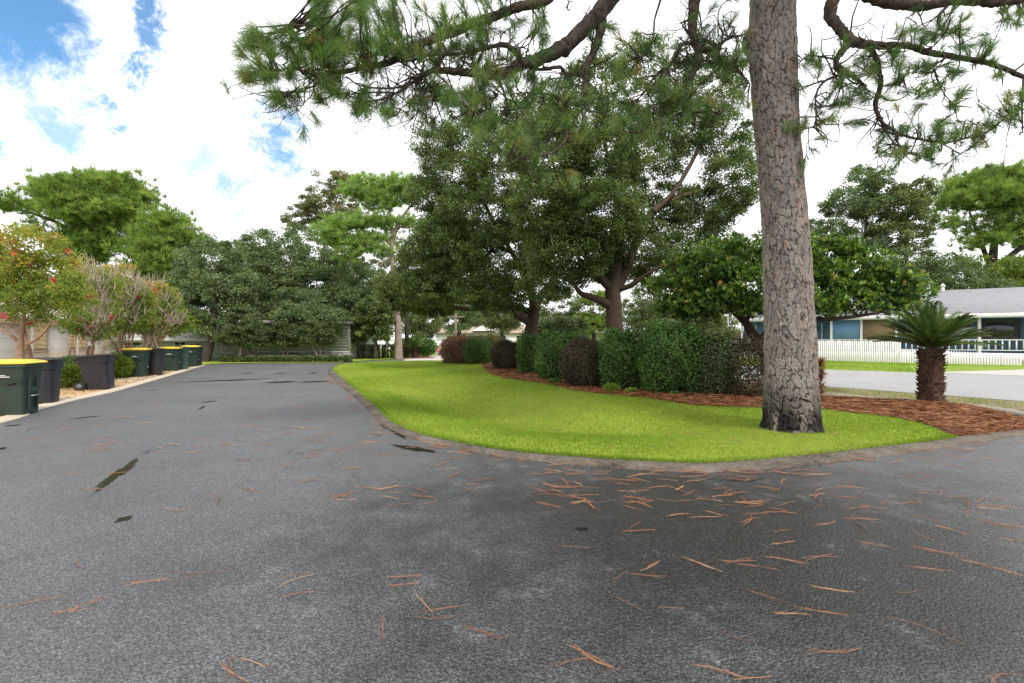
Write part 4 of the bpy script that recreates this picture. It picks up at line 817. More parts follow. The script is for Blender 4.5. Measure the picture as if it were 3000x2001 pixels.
# ------------------------------------------------------------------ sago palms
def sago(px, pb, trunk_h, r, nf, FL, label, name='sago_palm', leafl=.14, scale=1.0, trunk=True, base_z=0):
    x, y = G(px, pb); root = empty(name, (x, y, base_z), label, 'palm')
    if trunk:
        mb = MB(); zs = np.linspace(-.05, trunk_h, 14); mb.tube([(x+.02*math.sin(z*3), y, base_z+z) for z in zs], [r*(1.12 if z < .12 else (.86+.06*math.sin(z*9))) for z in zs], 16)
        V = []; n_ = int(430*scale)
        for k in range(n_):
            z = rng.uniform(0, trunk_h); a = rng.uniform(0, 2*np.pi); o = np.array([math.cos(a), math.sin(a), 0]); b0 = np.array([x, y, base_z+z])+o*r*.8; t = np.array([-math.sin(a), math.cos(a), 0]); ln = r*rng.uniform(.25, .50)
            e = b0+o*ln+np.array([0, 0, ln*rng.uniform(.2, .9)]); w_ = r*.16
            mb.add([b0-t*w_-[0, 0, .03], b0+t*w_-[0, 0, .03], b0+[0, 0, .03], e], [(0, 1, 3), (1, 2, 3), (2, 0, 3)])
        mb.build('trunk', M['sagobark'], root)
    V = []; Fs = []; T = []; n = 0; RV = []; RF = []; rn = 0
    top = np.array([x, y, base_z+trunk_h])
    for k in range(nf):
        a = k*2.39996+rng.normal(0, .1); el = rng.uniform(.22, .50) if k < nf*.35 else (rng.uniform(.5, .85) if k < nf*.7 else rng.uniform(.85, 1.35)); ln = FL*rng.uniform(.85, 1.1)
        h = np.array([math.cos(a), math.sin(a), 0]); s = np.linspace(0, 1, 14)
        pth = top+h*(s*math.cos(el)*ln)[:, None]+np.array([0, 0, 1.])*((s*math.sin(el)-(.22-.10*el)*s**2.4)*ln)[:, None]
        pth = pth+np.cross(h, [0, 0, 1.])*(.06*ln*s**2*rng.normal())[:, None]
        v, f = tube_arrays(pth, np.linspace(.011, .003, 14)*scale*1.2, 5); RV.append(v); RF.append(f+rn); rn += len(v)
        m = int(74*min(1, scale*1.3)); ss = np.linspace(.10, .99, m); c = np.stack([np.interp(ss, s, pth[:, j]) for j in range(3)], 1); tg = norm(np.gradient(c, axis=0)); sd = norm(np.cross(tg, [0, 0, 1.])); upv = np.cross(sd, tg)
        lw = leafl*np.minimum(1, np.sin(np.pi*np.clip(ss*.82+.14, 0, 1))*1.5)
        for sg in (-1, 1):
            D = norm(sd*sg+tg*.75+upv*.35+rng.normal(0, .06, (m, 3))); L = lw*rng.uniform(.9, 1.1, m)
            vv, ff = leaves(c+D*L[:, None]*.5, D, upv+sd*-sg*.6, L, .020); V.append(vv); Fs.append(ff+n); n += len(vv); T.append(np.clip(np.full(m, rng.uniform(.2, .75))+rng.normal(0, .1, m), 0, 1))
    link('frond', raw_mesh('frond', np.vstack(V), np.vstack(Fs), M['sago'], False, np.concatenate(T)), root)
    link('frond_stem', raw_mesh('frond_stem', np.vstack(RV), np.vstack(RF), M['sagostem'], True), root); return root
M['sagobark'] = plain('shaggy_palm_bark', (.085, .05, .035), .95, .1, .6, 7, .9, 30); M['sagostem'] = plain('palm_stem', (.14, .15, .04), .6, .4, .2, 5)
sago(2727, 1200, 1.38, .235, 62, 1.22, 'sago palm with shaggy brown trunk standing in the red pine straw', leafl=.19)
sago(1215, 1049, .75, .28, 34, 1.5, 'small sago palm on the mulch mound at the end of the side road', leafl=.26, scale=.8)
sago(2525, 1052, .9, .2, 26, 1.6, 'bright green palm peeking over the white picket fence', name='garden_palm', leafl=.3, scale=.7)
sprout(1190, 1046, 1.2, M['light_green'], 'rounded bush left of the far small palm', n=4200, L=.14, W=.08, hgt=1.7, name='round_bush'); sprout(1243, 1046, 1.2, M['hedge'], 'green bush right of the far small palm', n=4200, L=.14, W=.08, hgt=1.7, name='round_bush')
# ------------------------------------------------------------------ far pines
def simple_path(L): return px_path(L, 5)
pine_tree('pine_tree', 'bright green pine with tall bare pinkish trunk at the end of the side road', P(1168, 1051, 38)*[1, 1, 0],
          [simple_path([(1168, 1060, 38, 25), (1166, 960, 38, 20), (1159, 860, 38, 17), (1152, 790, 38, 15), (1148, 720, 38, 14), (1165, 660, 38, 12), (1190, 620, 38, 8), (1220, 585, 38, 4)]), simple_path([(1150, 720, 38, 10), (1110, 690, 38, 8), (1060, 690, 37.5, 5), (990, 690, 37, 3)]), simple_path([(1152, 700, 38, 9), (1145, 640, 38, 7), (1130, 590, 38, 5), (1080, 545, 38, 3)]), simple_path([(1165, 665, 38, 7), (1210, 665, 38, 5), (1260, 670, 38, 2)]), simple_path([(1156, 740, 38, 6), (1110, 725, 38, 4), (1060, 728, 38, 3)]), simple_path([(1170, 655, 38, 7), (1200, 640, 38, 5), (1240, 630, 38.5, 3), (1280, 635, 38.5, 2)])],
          [(1083, 537, 42, 18, 38), (1173, 540, 55, 20, 38), (1046, 569, 40, 18, 38), (1119, 572, 50, 20, 38), (1209, 555, 50, 22, 38), (1110, 600, 45, 16, 38), (1065, 652, 50, 18, 38), (1010, 655, 42, 18, 37.5), (970, 676, 40, 18, 37.5), (1119, 655, 45, 14, 38), (1191, 649, 30, 12, 38), (992, 703, 40, 16, 37.5), (1050, 714, 40, 16, 37.5), (1101, 705, 40, 14, 38), (1036, 746, 32, 16, 37.5), (1119, 740, 30, 14, 38), (1180, 600, 40, 12, 38.5, .4)], 210, 26, .62, .045, M['pine_bright'], M['bark_pale'])
bt = MB(); bt.tube([(*G(1191, 1049), -.1), (G(1191, 1049)[0]+.05, G(1191, 1049)[1], 3.2), (G(1191, 1049)[0]-.2, G(1191, 1049)[1], 7.5)], [.2, .16, .12], 10)
e_ = empty('slim_trunk_tree', (*G(1191, 1049), 0), 'slim brown trunk standing just behind the far bright pine', 'tree'); bt.build('trunk', M['bark_dark'], e_, True)
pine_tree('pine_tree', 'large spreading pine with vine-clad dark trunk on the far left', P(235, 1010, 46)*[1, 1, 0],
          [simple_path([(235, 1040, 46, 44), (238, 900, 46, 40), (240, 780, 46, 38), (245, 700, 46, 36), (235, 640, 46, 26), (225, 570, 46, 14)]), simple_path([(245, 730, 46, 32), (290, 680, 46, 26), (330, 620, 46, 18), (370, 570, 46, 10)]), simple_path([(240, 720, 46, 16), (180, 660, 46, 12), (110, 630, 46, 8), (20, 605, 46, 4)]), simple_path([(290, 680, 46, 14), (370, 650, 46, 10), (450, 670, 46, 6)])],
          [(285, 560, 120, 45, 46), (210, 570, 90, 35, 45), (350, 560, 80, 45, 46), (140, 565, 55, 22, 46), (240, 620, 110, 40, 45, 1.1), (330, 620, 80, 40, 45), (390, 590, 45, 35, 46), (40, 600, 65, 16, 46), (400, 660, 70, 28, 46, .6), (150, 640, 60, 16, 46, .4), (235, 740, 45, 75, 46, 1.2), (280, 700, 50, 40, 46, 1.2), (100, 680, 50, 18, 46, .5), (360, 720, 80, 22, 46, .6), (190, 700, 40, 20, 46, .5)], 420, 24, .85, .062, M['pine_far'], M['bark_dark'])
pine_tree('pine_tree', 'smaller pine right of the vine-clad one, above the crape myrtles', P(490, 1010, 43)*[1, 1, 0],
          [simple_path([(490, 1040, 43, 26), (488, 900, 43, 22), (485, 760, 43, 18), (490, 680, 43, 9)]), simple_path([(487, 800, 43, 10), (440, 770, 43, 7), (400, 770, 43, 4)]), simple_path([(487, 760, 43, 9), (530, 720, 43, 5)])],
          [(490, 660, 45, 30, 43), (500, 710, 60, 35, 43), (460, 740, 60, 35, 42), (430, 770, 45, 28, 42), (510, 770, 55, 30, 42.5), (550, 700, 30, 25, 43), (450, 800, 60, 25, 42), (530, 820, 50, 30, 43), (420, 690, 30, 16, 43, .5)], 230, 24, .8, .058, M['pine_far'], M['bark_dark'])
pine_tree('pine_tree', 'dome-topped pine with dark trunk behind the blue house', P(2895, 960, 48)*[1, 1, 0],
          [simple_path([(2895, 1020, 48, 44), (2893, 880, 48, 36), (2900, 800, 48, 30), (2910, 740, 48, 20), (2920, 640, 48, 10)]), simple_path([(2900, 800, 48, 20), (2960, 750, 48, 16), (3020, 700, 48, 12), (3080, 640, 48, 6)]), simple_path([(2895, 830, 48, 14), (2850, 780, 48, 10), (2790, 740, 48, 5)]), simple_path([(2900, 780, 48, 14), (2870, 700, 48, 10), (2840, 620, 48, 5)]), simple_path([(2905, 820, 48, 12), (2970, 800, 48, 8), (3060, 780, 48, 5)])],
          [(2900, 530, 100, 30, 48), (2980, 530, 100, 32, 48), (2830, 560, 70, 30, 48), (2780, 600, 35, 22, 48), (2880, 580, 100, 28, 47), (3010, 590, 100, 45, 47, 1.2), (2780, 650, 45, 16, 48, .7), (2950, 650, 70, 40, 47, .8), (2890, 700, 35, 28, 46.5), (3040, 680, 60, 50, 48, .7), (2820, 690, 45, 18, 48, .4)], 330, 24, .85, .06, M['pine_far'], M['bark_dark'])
# ------------------------------------------------------------------ far broadleaf trees
def bt_tree(label, base, ells, ncl, per, rad, L, lm, trunkw=22, group=None, name='tree', bark='bark_dark', top=None, lean=0, cat='tree', nb=1.0, **kw):
    bx, by, Y = base; c = np.mean([[e[0], e[1]] for e in ells], 0); topx, topy = top or (c[0], c[1])
    pth = px_path([(bx, by, Y, trunkw*1.2), ((bx*2+topx)/3+lean, (by*2+topy)/3, Y, trunkw*.9), ((bx+topx*2)/3+lean, (by+topy*2)/3, Y, trunkw*.65), (topx, topy, Y, trunkw*.3)])
    return tree(name, label, cat, P(bx, by, Y)*[1, 1, 0], [pth], ells, ncl, per, rad, L, L*.55, M[lm], M[bark], group, nbranch=nb, **kw)
grp = 'live oaks in a row beyond the end of the road'
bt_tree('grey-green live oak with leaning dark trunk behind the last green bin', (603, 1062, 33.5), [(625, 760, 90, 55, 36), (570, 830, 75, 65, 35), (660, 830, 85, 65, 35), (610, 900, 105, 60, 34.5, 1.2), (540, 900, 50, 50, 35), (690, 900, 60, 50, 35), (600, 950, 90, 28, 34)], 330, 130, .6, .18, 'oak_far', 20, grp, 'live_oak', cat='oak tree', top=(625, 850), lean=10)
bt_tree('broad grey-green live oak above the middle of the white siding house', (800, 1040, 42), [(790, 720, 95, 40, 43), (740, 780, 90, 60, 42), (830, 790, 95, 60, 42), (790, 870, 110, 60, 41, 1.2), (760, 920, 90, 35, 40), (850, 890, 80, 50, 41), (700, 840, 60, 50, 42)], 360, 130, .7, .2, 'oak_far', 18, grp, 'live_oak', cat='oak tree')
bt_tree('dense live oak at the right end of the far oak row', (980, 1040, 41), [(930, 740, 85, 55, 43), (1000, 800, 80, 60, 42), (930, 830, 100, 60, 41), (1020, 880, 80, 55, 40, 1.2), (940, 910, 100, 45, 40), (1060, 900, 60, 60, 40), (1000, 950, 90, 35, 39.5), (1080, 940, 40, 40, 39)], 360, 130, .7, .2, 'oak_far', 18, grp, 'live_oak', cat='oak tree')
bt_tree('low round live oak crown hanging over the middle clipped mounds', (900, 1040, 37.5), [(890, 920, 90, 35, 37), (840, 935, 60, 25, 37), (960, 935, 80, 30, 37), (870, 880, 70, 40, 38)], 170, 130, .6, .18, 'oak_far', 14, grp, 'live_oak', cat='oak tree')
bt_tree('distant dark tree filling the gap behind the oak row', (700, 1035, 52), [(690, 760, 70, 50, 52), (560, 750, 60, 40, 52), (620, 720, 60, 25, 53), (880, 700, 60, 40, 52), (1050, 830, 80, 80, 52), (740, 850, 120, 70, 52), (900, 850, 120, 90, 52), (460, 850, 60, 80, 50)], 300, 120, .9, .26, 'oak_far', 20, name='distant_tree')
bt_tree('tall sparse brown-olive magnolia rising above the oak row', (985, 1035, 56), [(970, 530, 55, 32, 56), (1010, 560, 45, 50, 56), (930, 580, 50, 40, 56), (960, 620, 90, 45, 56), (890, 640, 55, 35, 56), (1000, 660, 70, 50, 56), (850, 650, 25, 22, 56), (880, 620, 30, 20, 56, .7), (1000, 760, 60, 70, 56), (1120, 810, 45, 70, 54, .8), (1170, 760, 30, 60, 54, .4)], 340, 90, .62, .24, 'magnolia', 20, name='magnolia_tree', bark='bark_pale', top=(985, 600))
bt_tree('dark small-leaved tree between the oak row and the far pine trunk', (1100, 1048, 37), [(1090, 900, 40, 40, 37), (1120, 930, 35, 40, 37), (1075, 950, 35, 40, 37), (1125, 970, 28, 20, 37)], 120, 90, .45, .2, 'oak', 9, name='small_tree')
bt_tree('bushy yellow-green shrub tree leaning over the house corner', (703, 1056, 33), [(700, 950, 45, 35, 33), (740, 965, 35, 25, 33), (690, 990, 55, 28, 33), (660, 985, 30, 18, 33), (745, 1000, 35, 22, 33)], 120, 100, .36, .13, 'shrub', 6, name='small_tree', bark='bark_pale')
sprout(613, 1058, 1.3, M['light_green'], 'yellow-green leafy sprouts on the leaning oak trunk', n=900, hgt=.6, L=.14, W=.08, name='climbing_shoots') if False else None
# four small ornamental trees with V stems in front of the house
def vtree(px, pb, label):
    Y = F*EYE/(pb-HY)
    ps_ = [px_path([(px, pb+2, Y, 5), (px-8, pb-18, Y, 3.6), (px-18, pb-38, Y, 3), (px-26, pb-62, Y, 2)]), px_path([(px, pb-4, Y, 4), (px+4, pb-22, Y, 3), (px+3, pb-40, Y, 2.5), (px+8, pb-66, Y, 2)])]
    return tree('ornamental_tree', label, 'small tree', P(px, pb, Y)*[1, 1, 0], ps_, [(px-24, pb-80, 38, 24, Y), (px+22, pb-76, 38, 24, Y), (px, pb-58, 48, 16, Y), (px-2, pb-100, 30, 18, Y)], 130, 95, .38, .13, .07, M['shrub'], M['bark_pale'], 'small V-stemmed ornamental trees in front of the white siding')
for px, pb, lb in [(743, 1055, 'V-stemmed ornamental tree nearest the leaning oak, first of four'), (838, 1056, 'second V-stemmed ornamental tree from the left before the white siding'), (935, 1056, 'third V-stemmed ornamental tree from the left before the white siding'), (1030, 1052, 'rightmost V-stemmed ornamental tree, at the corner of the white siding')]: vtree(px, pb, lb)
for px, lb in [(682, 'wide dark clipped mound left of the first V-stemmed tree'), (790, 'dark clipped mound between the first and second V-stemmed trees'), (886, 'dark clipped mound between the second and third V-stemmed trees'), (982, 'dark clipped mound between the third and fourth V-stemmed trees')]:
    x, y = G(px, 1053); root = empty('clipped_mound', (x, y+1.2, 0), lb, 'shrub', 'dark clipped mounds against the house'); n = 6000; q = rdir(n); w_ = (38 if px < 700 else 30)*y/F
    p = q*rng.uniform(.8, 1, (n, 1))*[w_, .9, .62]+[x, y+1.2, .66]; p[:, 2] = np.maximum(p[:, 2], .02); V, Fq = leaves(p, rdir(n), norm(q+rdir(n)*.7), .11, .07)
    link('foliage', raw_mesh('foliage', V, Fq, M['oak'], False, np.clip(rng.normal(.25, .15, n), 0, 1)), root)
x0, y0 = G(640, 1062); x1, y1 = G(1022, 1061); n = 17000; s = rng.random(n); p = np.column_stack([x0+(x1-x0)*s, y0+(y1-y0)*s+rng.uniform(0, .9, n), rng.random(n)**.7*.42*(1+.12*np.sin(s*60))]); V, Fq = leaves(p, rdir(n), norm(rdir(n)+[0, -.4, .9]), .12, .07)
hd = empty('low_hedge', ((x0+x1)/2, y0+.4, 0), 'long ankle-high hedge along the grass strip in front of the white siding', 'hedge'); link('foliage', raw_mesh('foliage', V, Fq, M['shrub'], False, np.clip(rng.normal(.55, .2, n), 0, 1)), hd)
# trees right: behind the house and across the street
bt_tree('loose pale green tree right of the big pine, behind the blue house', (2520, 1000, 46), [(2540, 520, 65, 38, 46), (2480, 600, 70, 50, 46), (2560, 610, 80, 50, 46), (2440, 680, 50, 50, 46, .7), (2520, 700, 80, 50, 46, .8), (2590, 560, 45, 35, 46)], 300, 100, .62, .2, 'oak_far', 18, name='broadleaf_tree', top=(2540, 600))
bt_tree('feathery yellow-green tree between the pale tree and the domed pine', (2640, 1000, 45), [(2690, 560, 45, 40, 45), (2640, 600, 70, 55, 45), (2690, 640, 50, 50, 45, .8), (2610, 690, 70, 45, 45, .8), (2660, 720, 60, 40, 45, .6)], 270, 100, .62, .2, 'olive', 16, name='broadleaf_tree', top=(2660, 620))
bt_tree('low dense green tree mass right behind the grey roof ridge', (2760, 980, 44), [(2740, 780, 80, 40, 44), (2700, 830, 90, 45, 44), (2800, 820, 90, 45, 44), (2880, 850, 70, 35, 44), (2640, 780, 60, 50, 44, .7)], 260, 100, .7, .2, 'oak_far', 14, name='broadleaf_tree')
bt_tree('yellow-green tree at the right edge behind the grey roof', (2990, 980, 45), [(2960, 790, 60, 40, 45), (3020, 800, 70, 60, 45), (2850, 770, 40, 22, 46), (2940, 840, 70, 25, 45)], 180, 100, .7, .2, 'light_green', 12, name='broadleaf_tree')
gb = 'trees across the street seen beneath the live oaks'
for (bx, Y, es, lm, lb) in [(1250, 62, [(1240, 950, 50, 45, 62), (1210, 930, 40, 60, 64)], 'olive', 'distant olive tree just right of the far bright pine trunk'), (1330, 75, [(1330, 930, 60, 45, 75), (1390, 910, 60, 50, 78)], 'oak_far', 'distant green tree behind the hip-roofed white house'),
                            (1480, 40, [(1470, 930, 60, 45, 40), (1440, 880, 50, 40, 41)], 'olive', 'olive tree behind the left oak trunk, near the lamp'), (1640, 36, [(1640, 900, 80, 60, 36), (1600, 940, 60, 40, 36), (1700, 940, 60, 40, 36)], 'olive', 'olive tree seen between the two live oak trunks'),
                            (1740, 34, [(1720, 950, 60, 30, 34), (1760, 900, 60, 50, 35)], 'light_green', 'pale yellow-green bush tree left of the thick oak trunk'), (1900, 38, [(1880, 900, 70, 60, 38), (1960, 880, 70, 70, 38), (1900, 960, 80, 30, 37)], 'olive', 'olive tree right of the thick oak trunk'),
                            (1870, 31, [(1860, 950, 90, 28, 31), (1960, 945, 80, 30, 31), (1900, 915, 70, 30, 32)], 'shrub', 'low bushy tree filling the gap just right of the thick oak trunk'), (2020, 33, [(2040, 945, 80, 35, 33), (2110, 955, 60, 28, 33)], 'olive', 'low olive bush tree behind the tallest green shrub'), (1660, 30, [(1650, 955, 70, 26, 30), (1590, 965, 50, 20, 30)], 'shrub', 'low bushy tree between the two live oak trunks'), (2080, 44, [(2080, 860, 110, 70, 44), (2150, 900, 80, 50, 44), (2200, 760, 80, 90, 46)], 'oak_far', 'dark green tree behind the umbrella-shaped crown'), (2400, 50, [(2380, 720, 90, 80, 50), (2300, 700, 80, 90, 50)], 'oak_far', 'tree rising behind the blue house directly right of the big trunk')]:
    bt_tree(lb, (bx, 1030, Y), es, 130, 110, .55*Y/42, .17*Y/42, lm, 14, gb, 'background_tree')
for k, (px, Y, h_, w_) in enumerate([(1100, 90, 10, 9), (1450, 95, 10, 10)]):
    X = (px-1500)/F*Y; pt = HY-F*(h_*.6-EYE)/Y; bt_tree(['far round tree behind the palmetto and chain fence', 'far round tree crown behind the globe lamp'][k], (px, HY+F*EYE/Y, Y), [(px, pt, w_*.6*F/Y, h_*.4*F/Y, Y)], 110, 110, 1.1, .32, 'oak_far', 16, name='background_tree')
# ------------------------------------------------------------------ crape myrtles
def myrtle(px, pb, ells, stems, label, bare=None, fl=26, Y=None, n=240, extra_dead=0):
    Y = Y or F*EYE/(pb-HY); root = empty('crape_myrtle', P(px, HY+F*EYE/Y, Y)*[1, 1, 0], label, 'tree', 'crape myrtles behind the wheeled bins')
    paths = [px_path([(a, b, Y+dy, w_) for a, b, dy, w_ in st]) for st in stems]
    E = [(a, b, c, d, Y+e, *r) for a, b, c, d, e, *r in ells]; Cc = ell_points(E, n, shell=.3)
    v, f = grow(paths, Cc, r0=.022, maxr=.05, upcurve=.05); link('trunk', raw_mesh('trunk', v, f, M['bark_tan'], True), root)
    V, Fq, T = clump_leaves(Cc, 95, .30*Y/14, .085*Y/14, .045*Y/14, .5, .7)
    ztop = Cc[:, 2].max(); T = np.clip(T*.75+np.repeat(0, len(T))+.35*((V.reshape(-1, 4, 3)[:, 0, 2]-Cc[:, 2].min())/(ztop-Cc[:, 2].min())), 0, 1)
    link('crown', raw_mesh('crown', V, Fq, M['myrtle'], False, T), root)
    sel = Cc[rng.integers(0, len(Cc), fl)]+norm(rng.normal(size=(fl, 3))+[0, -.6, .4])*.22*Y/14
    V, Fq, T = clump_leaves(sel, 46, .085*Y/14, .05*Y/14, .04*Y/14, .3, 1.0); link('blossom', raw_mesh('blossom', V, Fq, M['flower'], False, T), root)
    if extra_dead:
        V = []; Fs = []; n_ = 0; c0 = P(px+5, (E[0][1]+pb)/2+30, Y)
        for q in range(extra_dead):
            e = E[q % len(E)]; t = P(e[0]+rng.normal(0, e[2]*.45), e[1]-e[3]*rng.uniform(.3, 1.55), Y-.3+rng.normal(0, .4)); s = np.linspace(0, 1, 6)[:, None]; a = c0+rng.normal(0, .2, 3); pth = a*(1-s)+t*s+rng.normal(0, .04, (6, 3))
            v, f = tube_arrays(pth, np.linspace(.010, .0045, 6)*Y/14, 4); V.append(v); Fs.append(f+n_); n_ += len(v)
            for z in range(5):
                a2 = pth[rng.integers(2, 5)]; t2 = a2+rdir(1)[0]*.3+[0, 0, .35]; v, f = tube_arrays([a2, (a2+t2)/2+rng.normal(0, .02, 3), t2], [.007*Y/14, .005*Y/14, .004*Y/14], 4); V.append(v); Fs.append(f+n_); n_ += len(v)
        link('bare_branches', raw_mesh('bare_branches', np.vstack(V), np.vstack(Fs), M['bare'], True), root)
    return root
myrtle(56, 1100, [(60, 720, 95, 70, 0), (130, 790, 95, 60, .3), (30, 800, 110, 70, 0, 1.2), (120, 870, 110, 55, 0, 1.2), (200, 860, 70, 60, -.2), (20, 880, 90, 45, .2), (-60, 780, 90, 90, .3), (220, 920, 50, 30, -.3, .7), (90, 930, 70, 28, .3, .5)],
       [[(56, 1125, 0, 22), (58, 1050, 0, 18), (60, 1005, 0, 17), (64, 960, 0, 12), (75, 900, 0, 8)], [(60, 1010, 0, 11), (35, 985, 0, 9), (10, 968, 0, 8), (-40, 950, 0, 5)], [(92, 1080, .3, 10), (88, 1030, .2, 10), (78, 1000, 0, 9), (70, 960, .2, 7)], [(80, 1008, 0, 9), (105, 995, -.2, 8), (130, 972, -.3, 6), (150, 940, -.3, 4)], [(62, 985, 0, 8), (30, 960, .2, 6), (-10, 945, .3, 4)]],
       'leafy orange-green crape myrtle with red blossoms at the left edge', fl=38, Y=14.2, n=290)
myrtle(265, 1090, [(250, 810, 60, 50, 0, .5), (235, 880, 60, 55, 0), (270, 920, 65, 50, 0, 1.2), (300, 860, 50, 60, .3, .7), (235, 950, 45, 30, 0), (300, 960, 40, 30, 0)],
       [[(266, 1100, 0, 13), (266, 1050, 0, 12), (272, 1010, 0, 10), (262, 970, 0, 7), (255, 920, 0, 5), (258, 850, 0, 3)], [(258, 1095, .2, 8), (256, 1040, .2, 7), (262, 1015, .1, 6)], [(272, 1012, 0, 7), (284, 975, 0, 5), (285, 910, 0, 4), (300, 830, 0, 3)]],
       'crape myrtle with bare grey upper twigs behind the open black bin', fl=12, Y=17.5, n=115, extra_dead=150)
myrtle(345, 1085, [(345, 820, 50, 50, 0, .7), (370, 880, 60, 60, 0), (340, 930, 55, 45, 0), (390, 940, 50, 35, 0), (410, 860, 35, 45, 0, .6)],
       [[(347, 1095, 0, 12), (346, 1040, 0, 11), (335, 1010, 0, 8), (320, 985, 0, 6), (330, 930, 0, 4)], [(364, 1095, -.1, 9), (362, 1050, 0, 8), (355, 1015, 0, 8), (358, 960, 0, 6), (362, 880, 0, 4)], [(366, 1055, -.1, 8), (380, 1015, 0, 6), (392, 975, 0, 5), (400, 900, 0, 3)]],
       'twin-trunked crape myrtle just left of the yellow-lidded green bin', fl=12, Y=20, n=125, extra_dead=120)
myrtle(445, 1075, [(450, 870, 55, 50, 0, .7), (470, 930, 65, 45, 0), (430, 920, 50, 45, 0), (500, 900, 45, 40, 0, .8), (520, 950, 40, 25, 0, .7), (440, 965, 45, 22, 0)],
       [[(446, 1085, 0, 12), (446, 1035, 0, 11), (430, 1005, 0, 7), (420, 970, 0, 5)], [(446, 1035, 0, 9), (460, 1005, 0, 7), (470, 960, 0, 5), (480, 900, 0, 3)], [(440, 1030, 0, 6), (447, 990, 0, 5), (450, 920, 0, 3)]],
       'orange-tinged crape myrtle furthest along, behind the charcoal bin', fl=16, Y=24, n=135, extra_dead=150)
# small garden shrubs by the bins
def yard_shrub(px, pb, r, h, mat, lb, n=6500, L=.06, Y=None, grp_=None):
    Y = Y or F*EYE/(pb-HY); x = (px-1500)/F*Y; root = empty('garden_shrub', (x, Y, 0), lb, 'shrub', grp_); q = rdir(n)
    p = q*rng.uniform(.72, 1, (n, 1))*(1+.1*np.sin(q[:, :1]*9+px))*[r, r, h*.55]+[x, Y, h*.5]; p[:, 2] = np.maximum(p[:, 2], .02)
    V, Fq = leaves(p, norm(q+rdir(n)*.7), norm(q+rdir(n)*.6+[0, 0, .4]), L*rng.uniform(.7, 1.3, n), L*.5); link('foliage', raw_mesh('foliage', V, Fq, mat, False, np.clip(rng.normal(.5, .2, n), 0, 1)), root)
yard_shrub(185, 1135, .62, .75, M['light_green'], 'yellow-green low shrub directly right of the charcoal bin', L=.075)
yard_shrub(215, 1105, .95, .85, M['hedge'], 'rounded dark green low hedge behind the yellow-green shrub', 9000, L=.07)
yard_shrub(340, 1108, .55, .95, M['light_green'], 'lime-green shrub between the open black bin and the next green one', L=.08)
yard_shrub(295, 1095, .5, .7, M['hedge'], 'dark green shrub half hidden behind the open black bin')
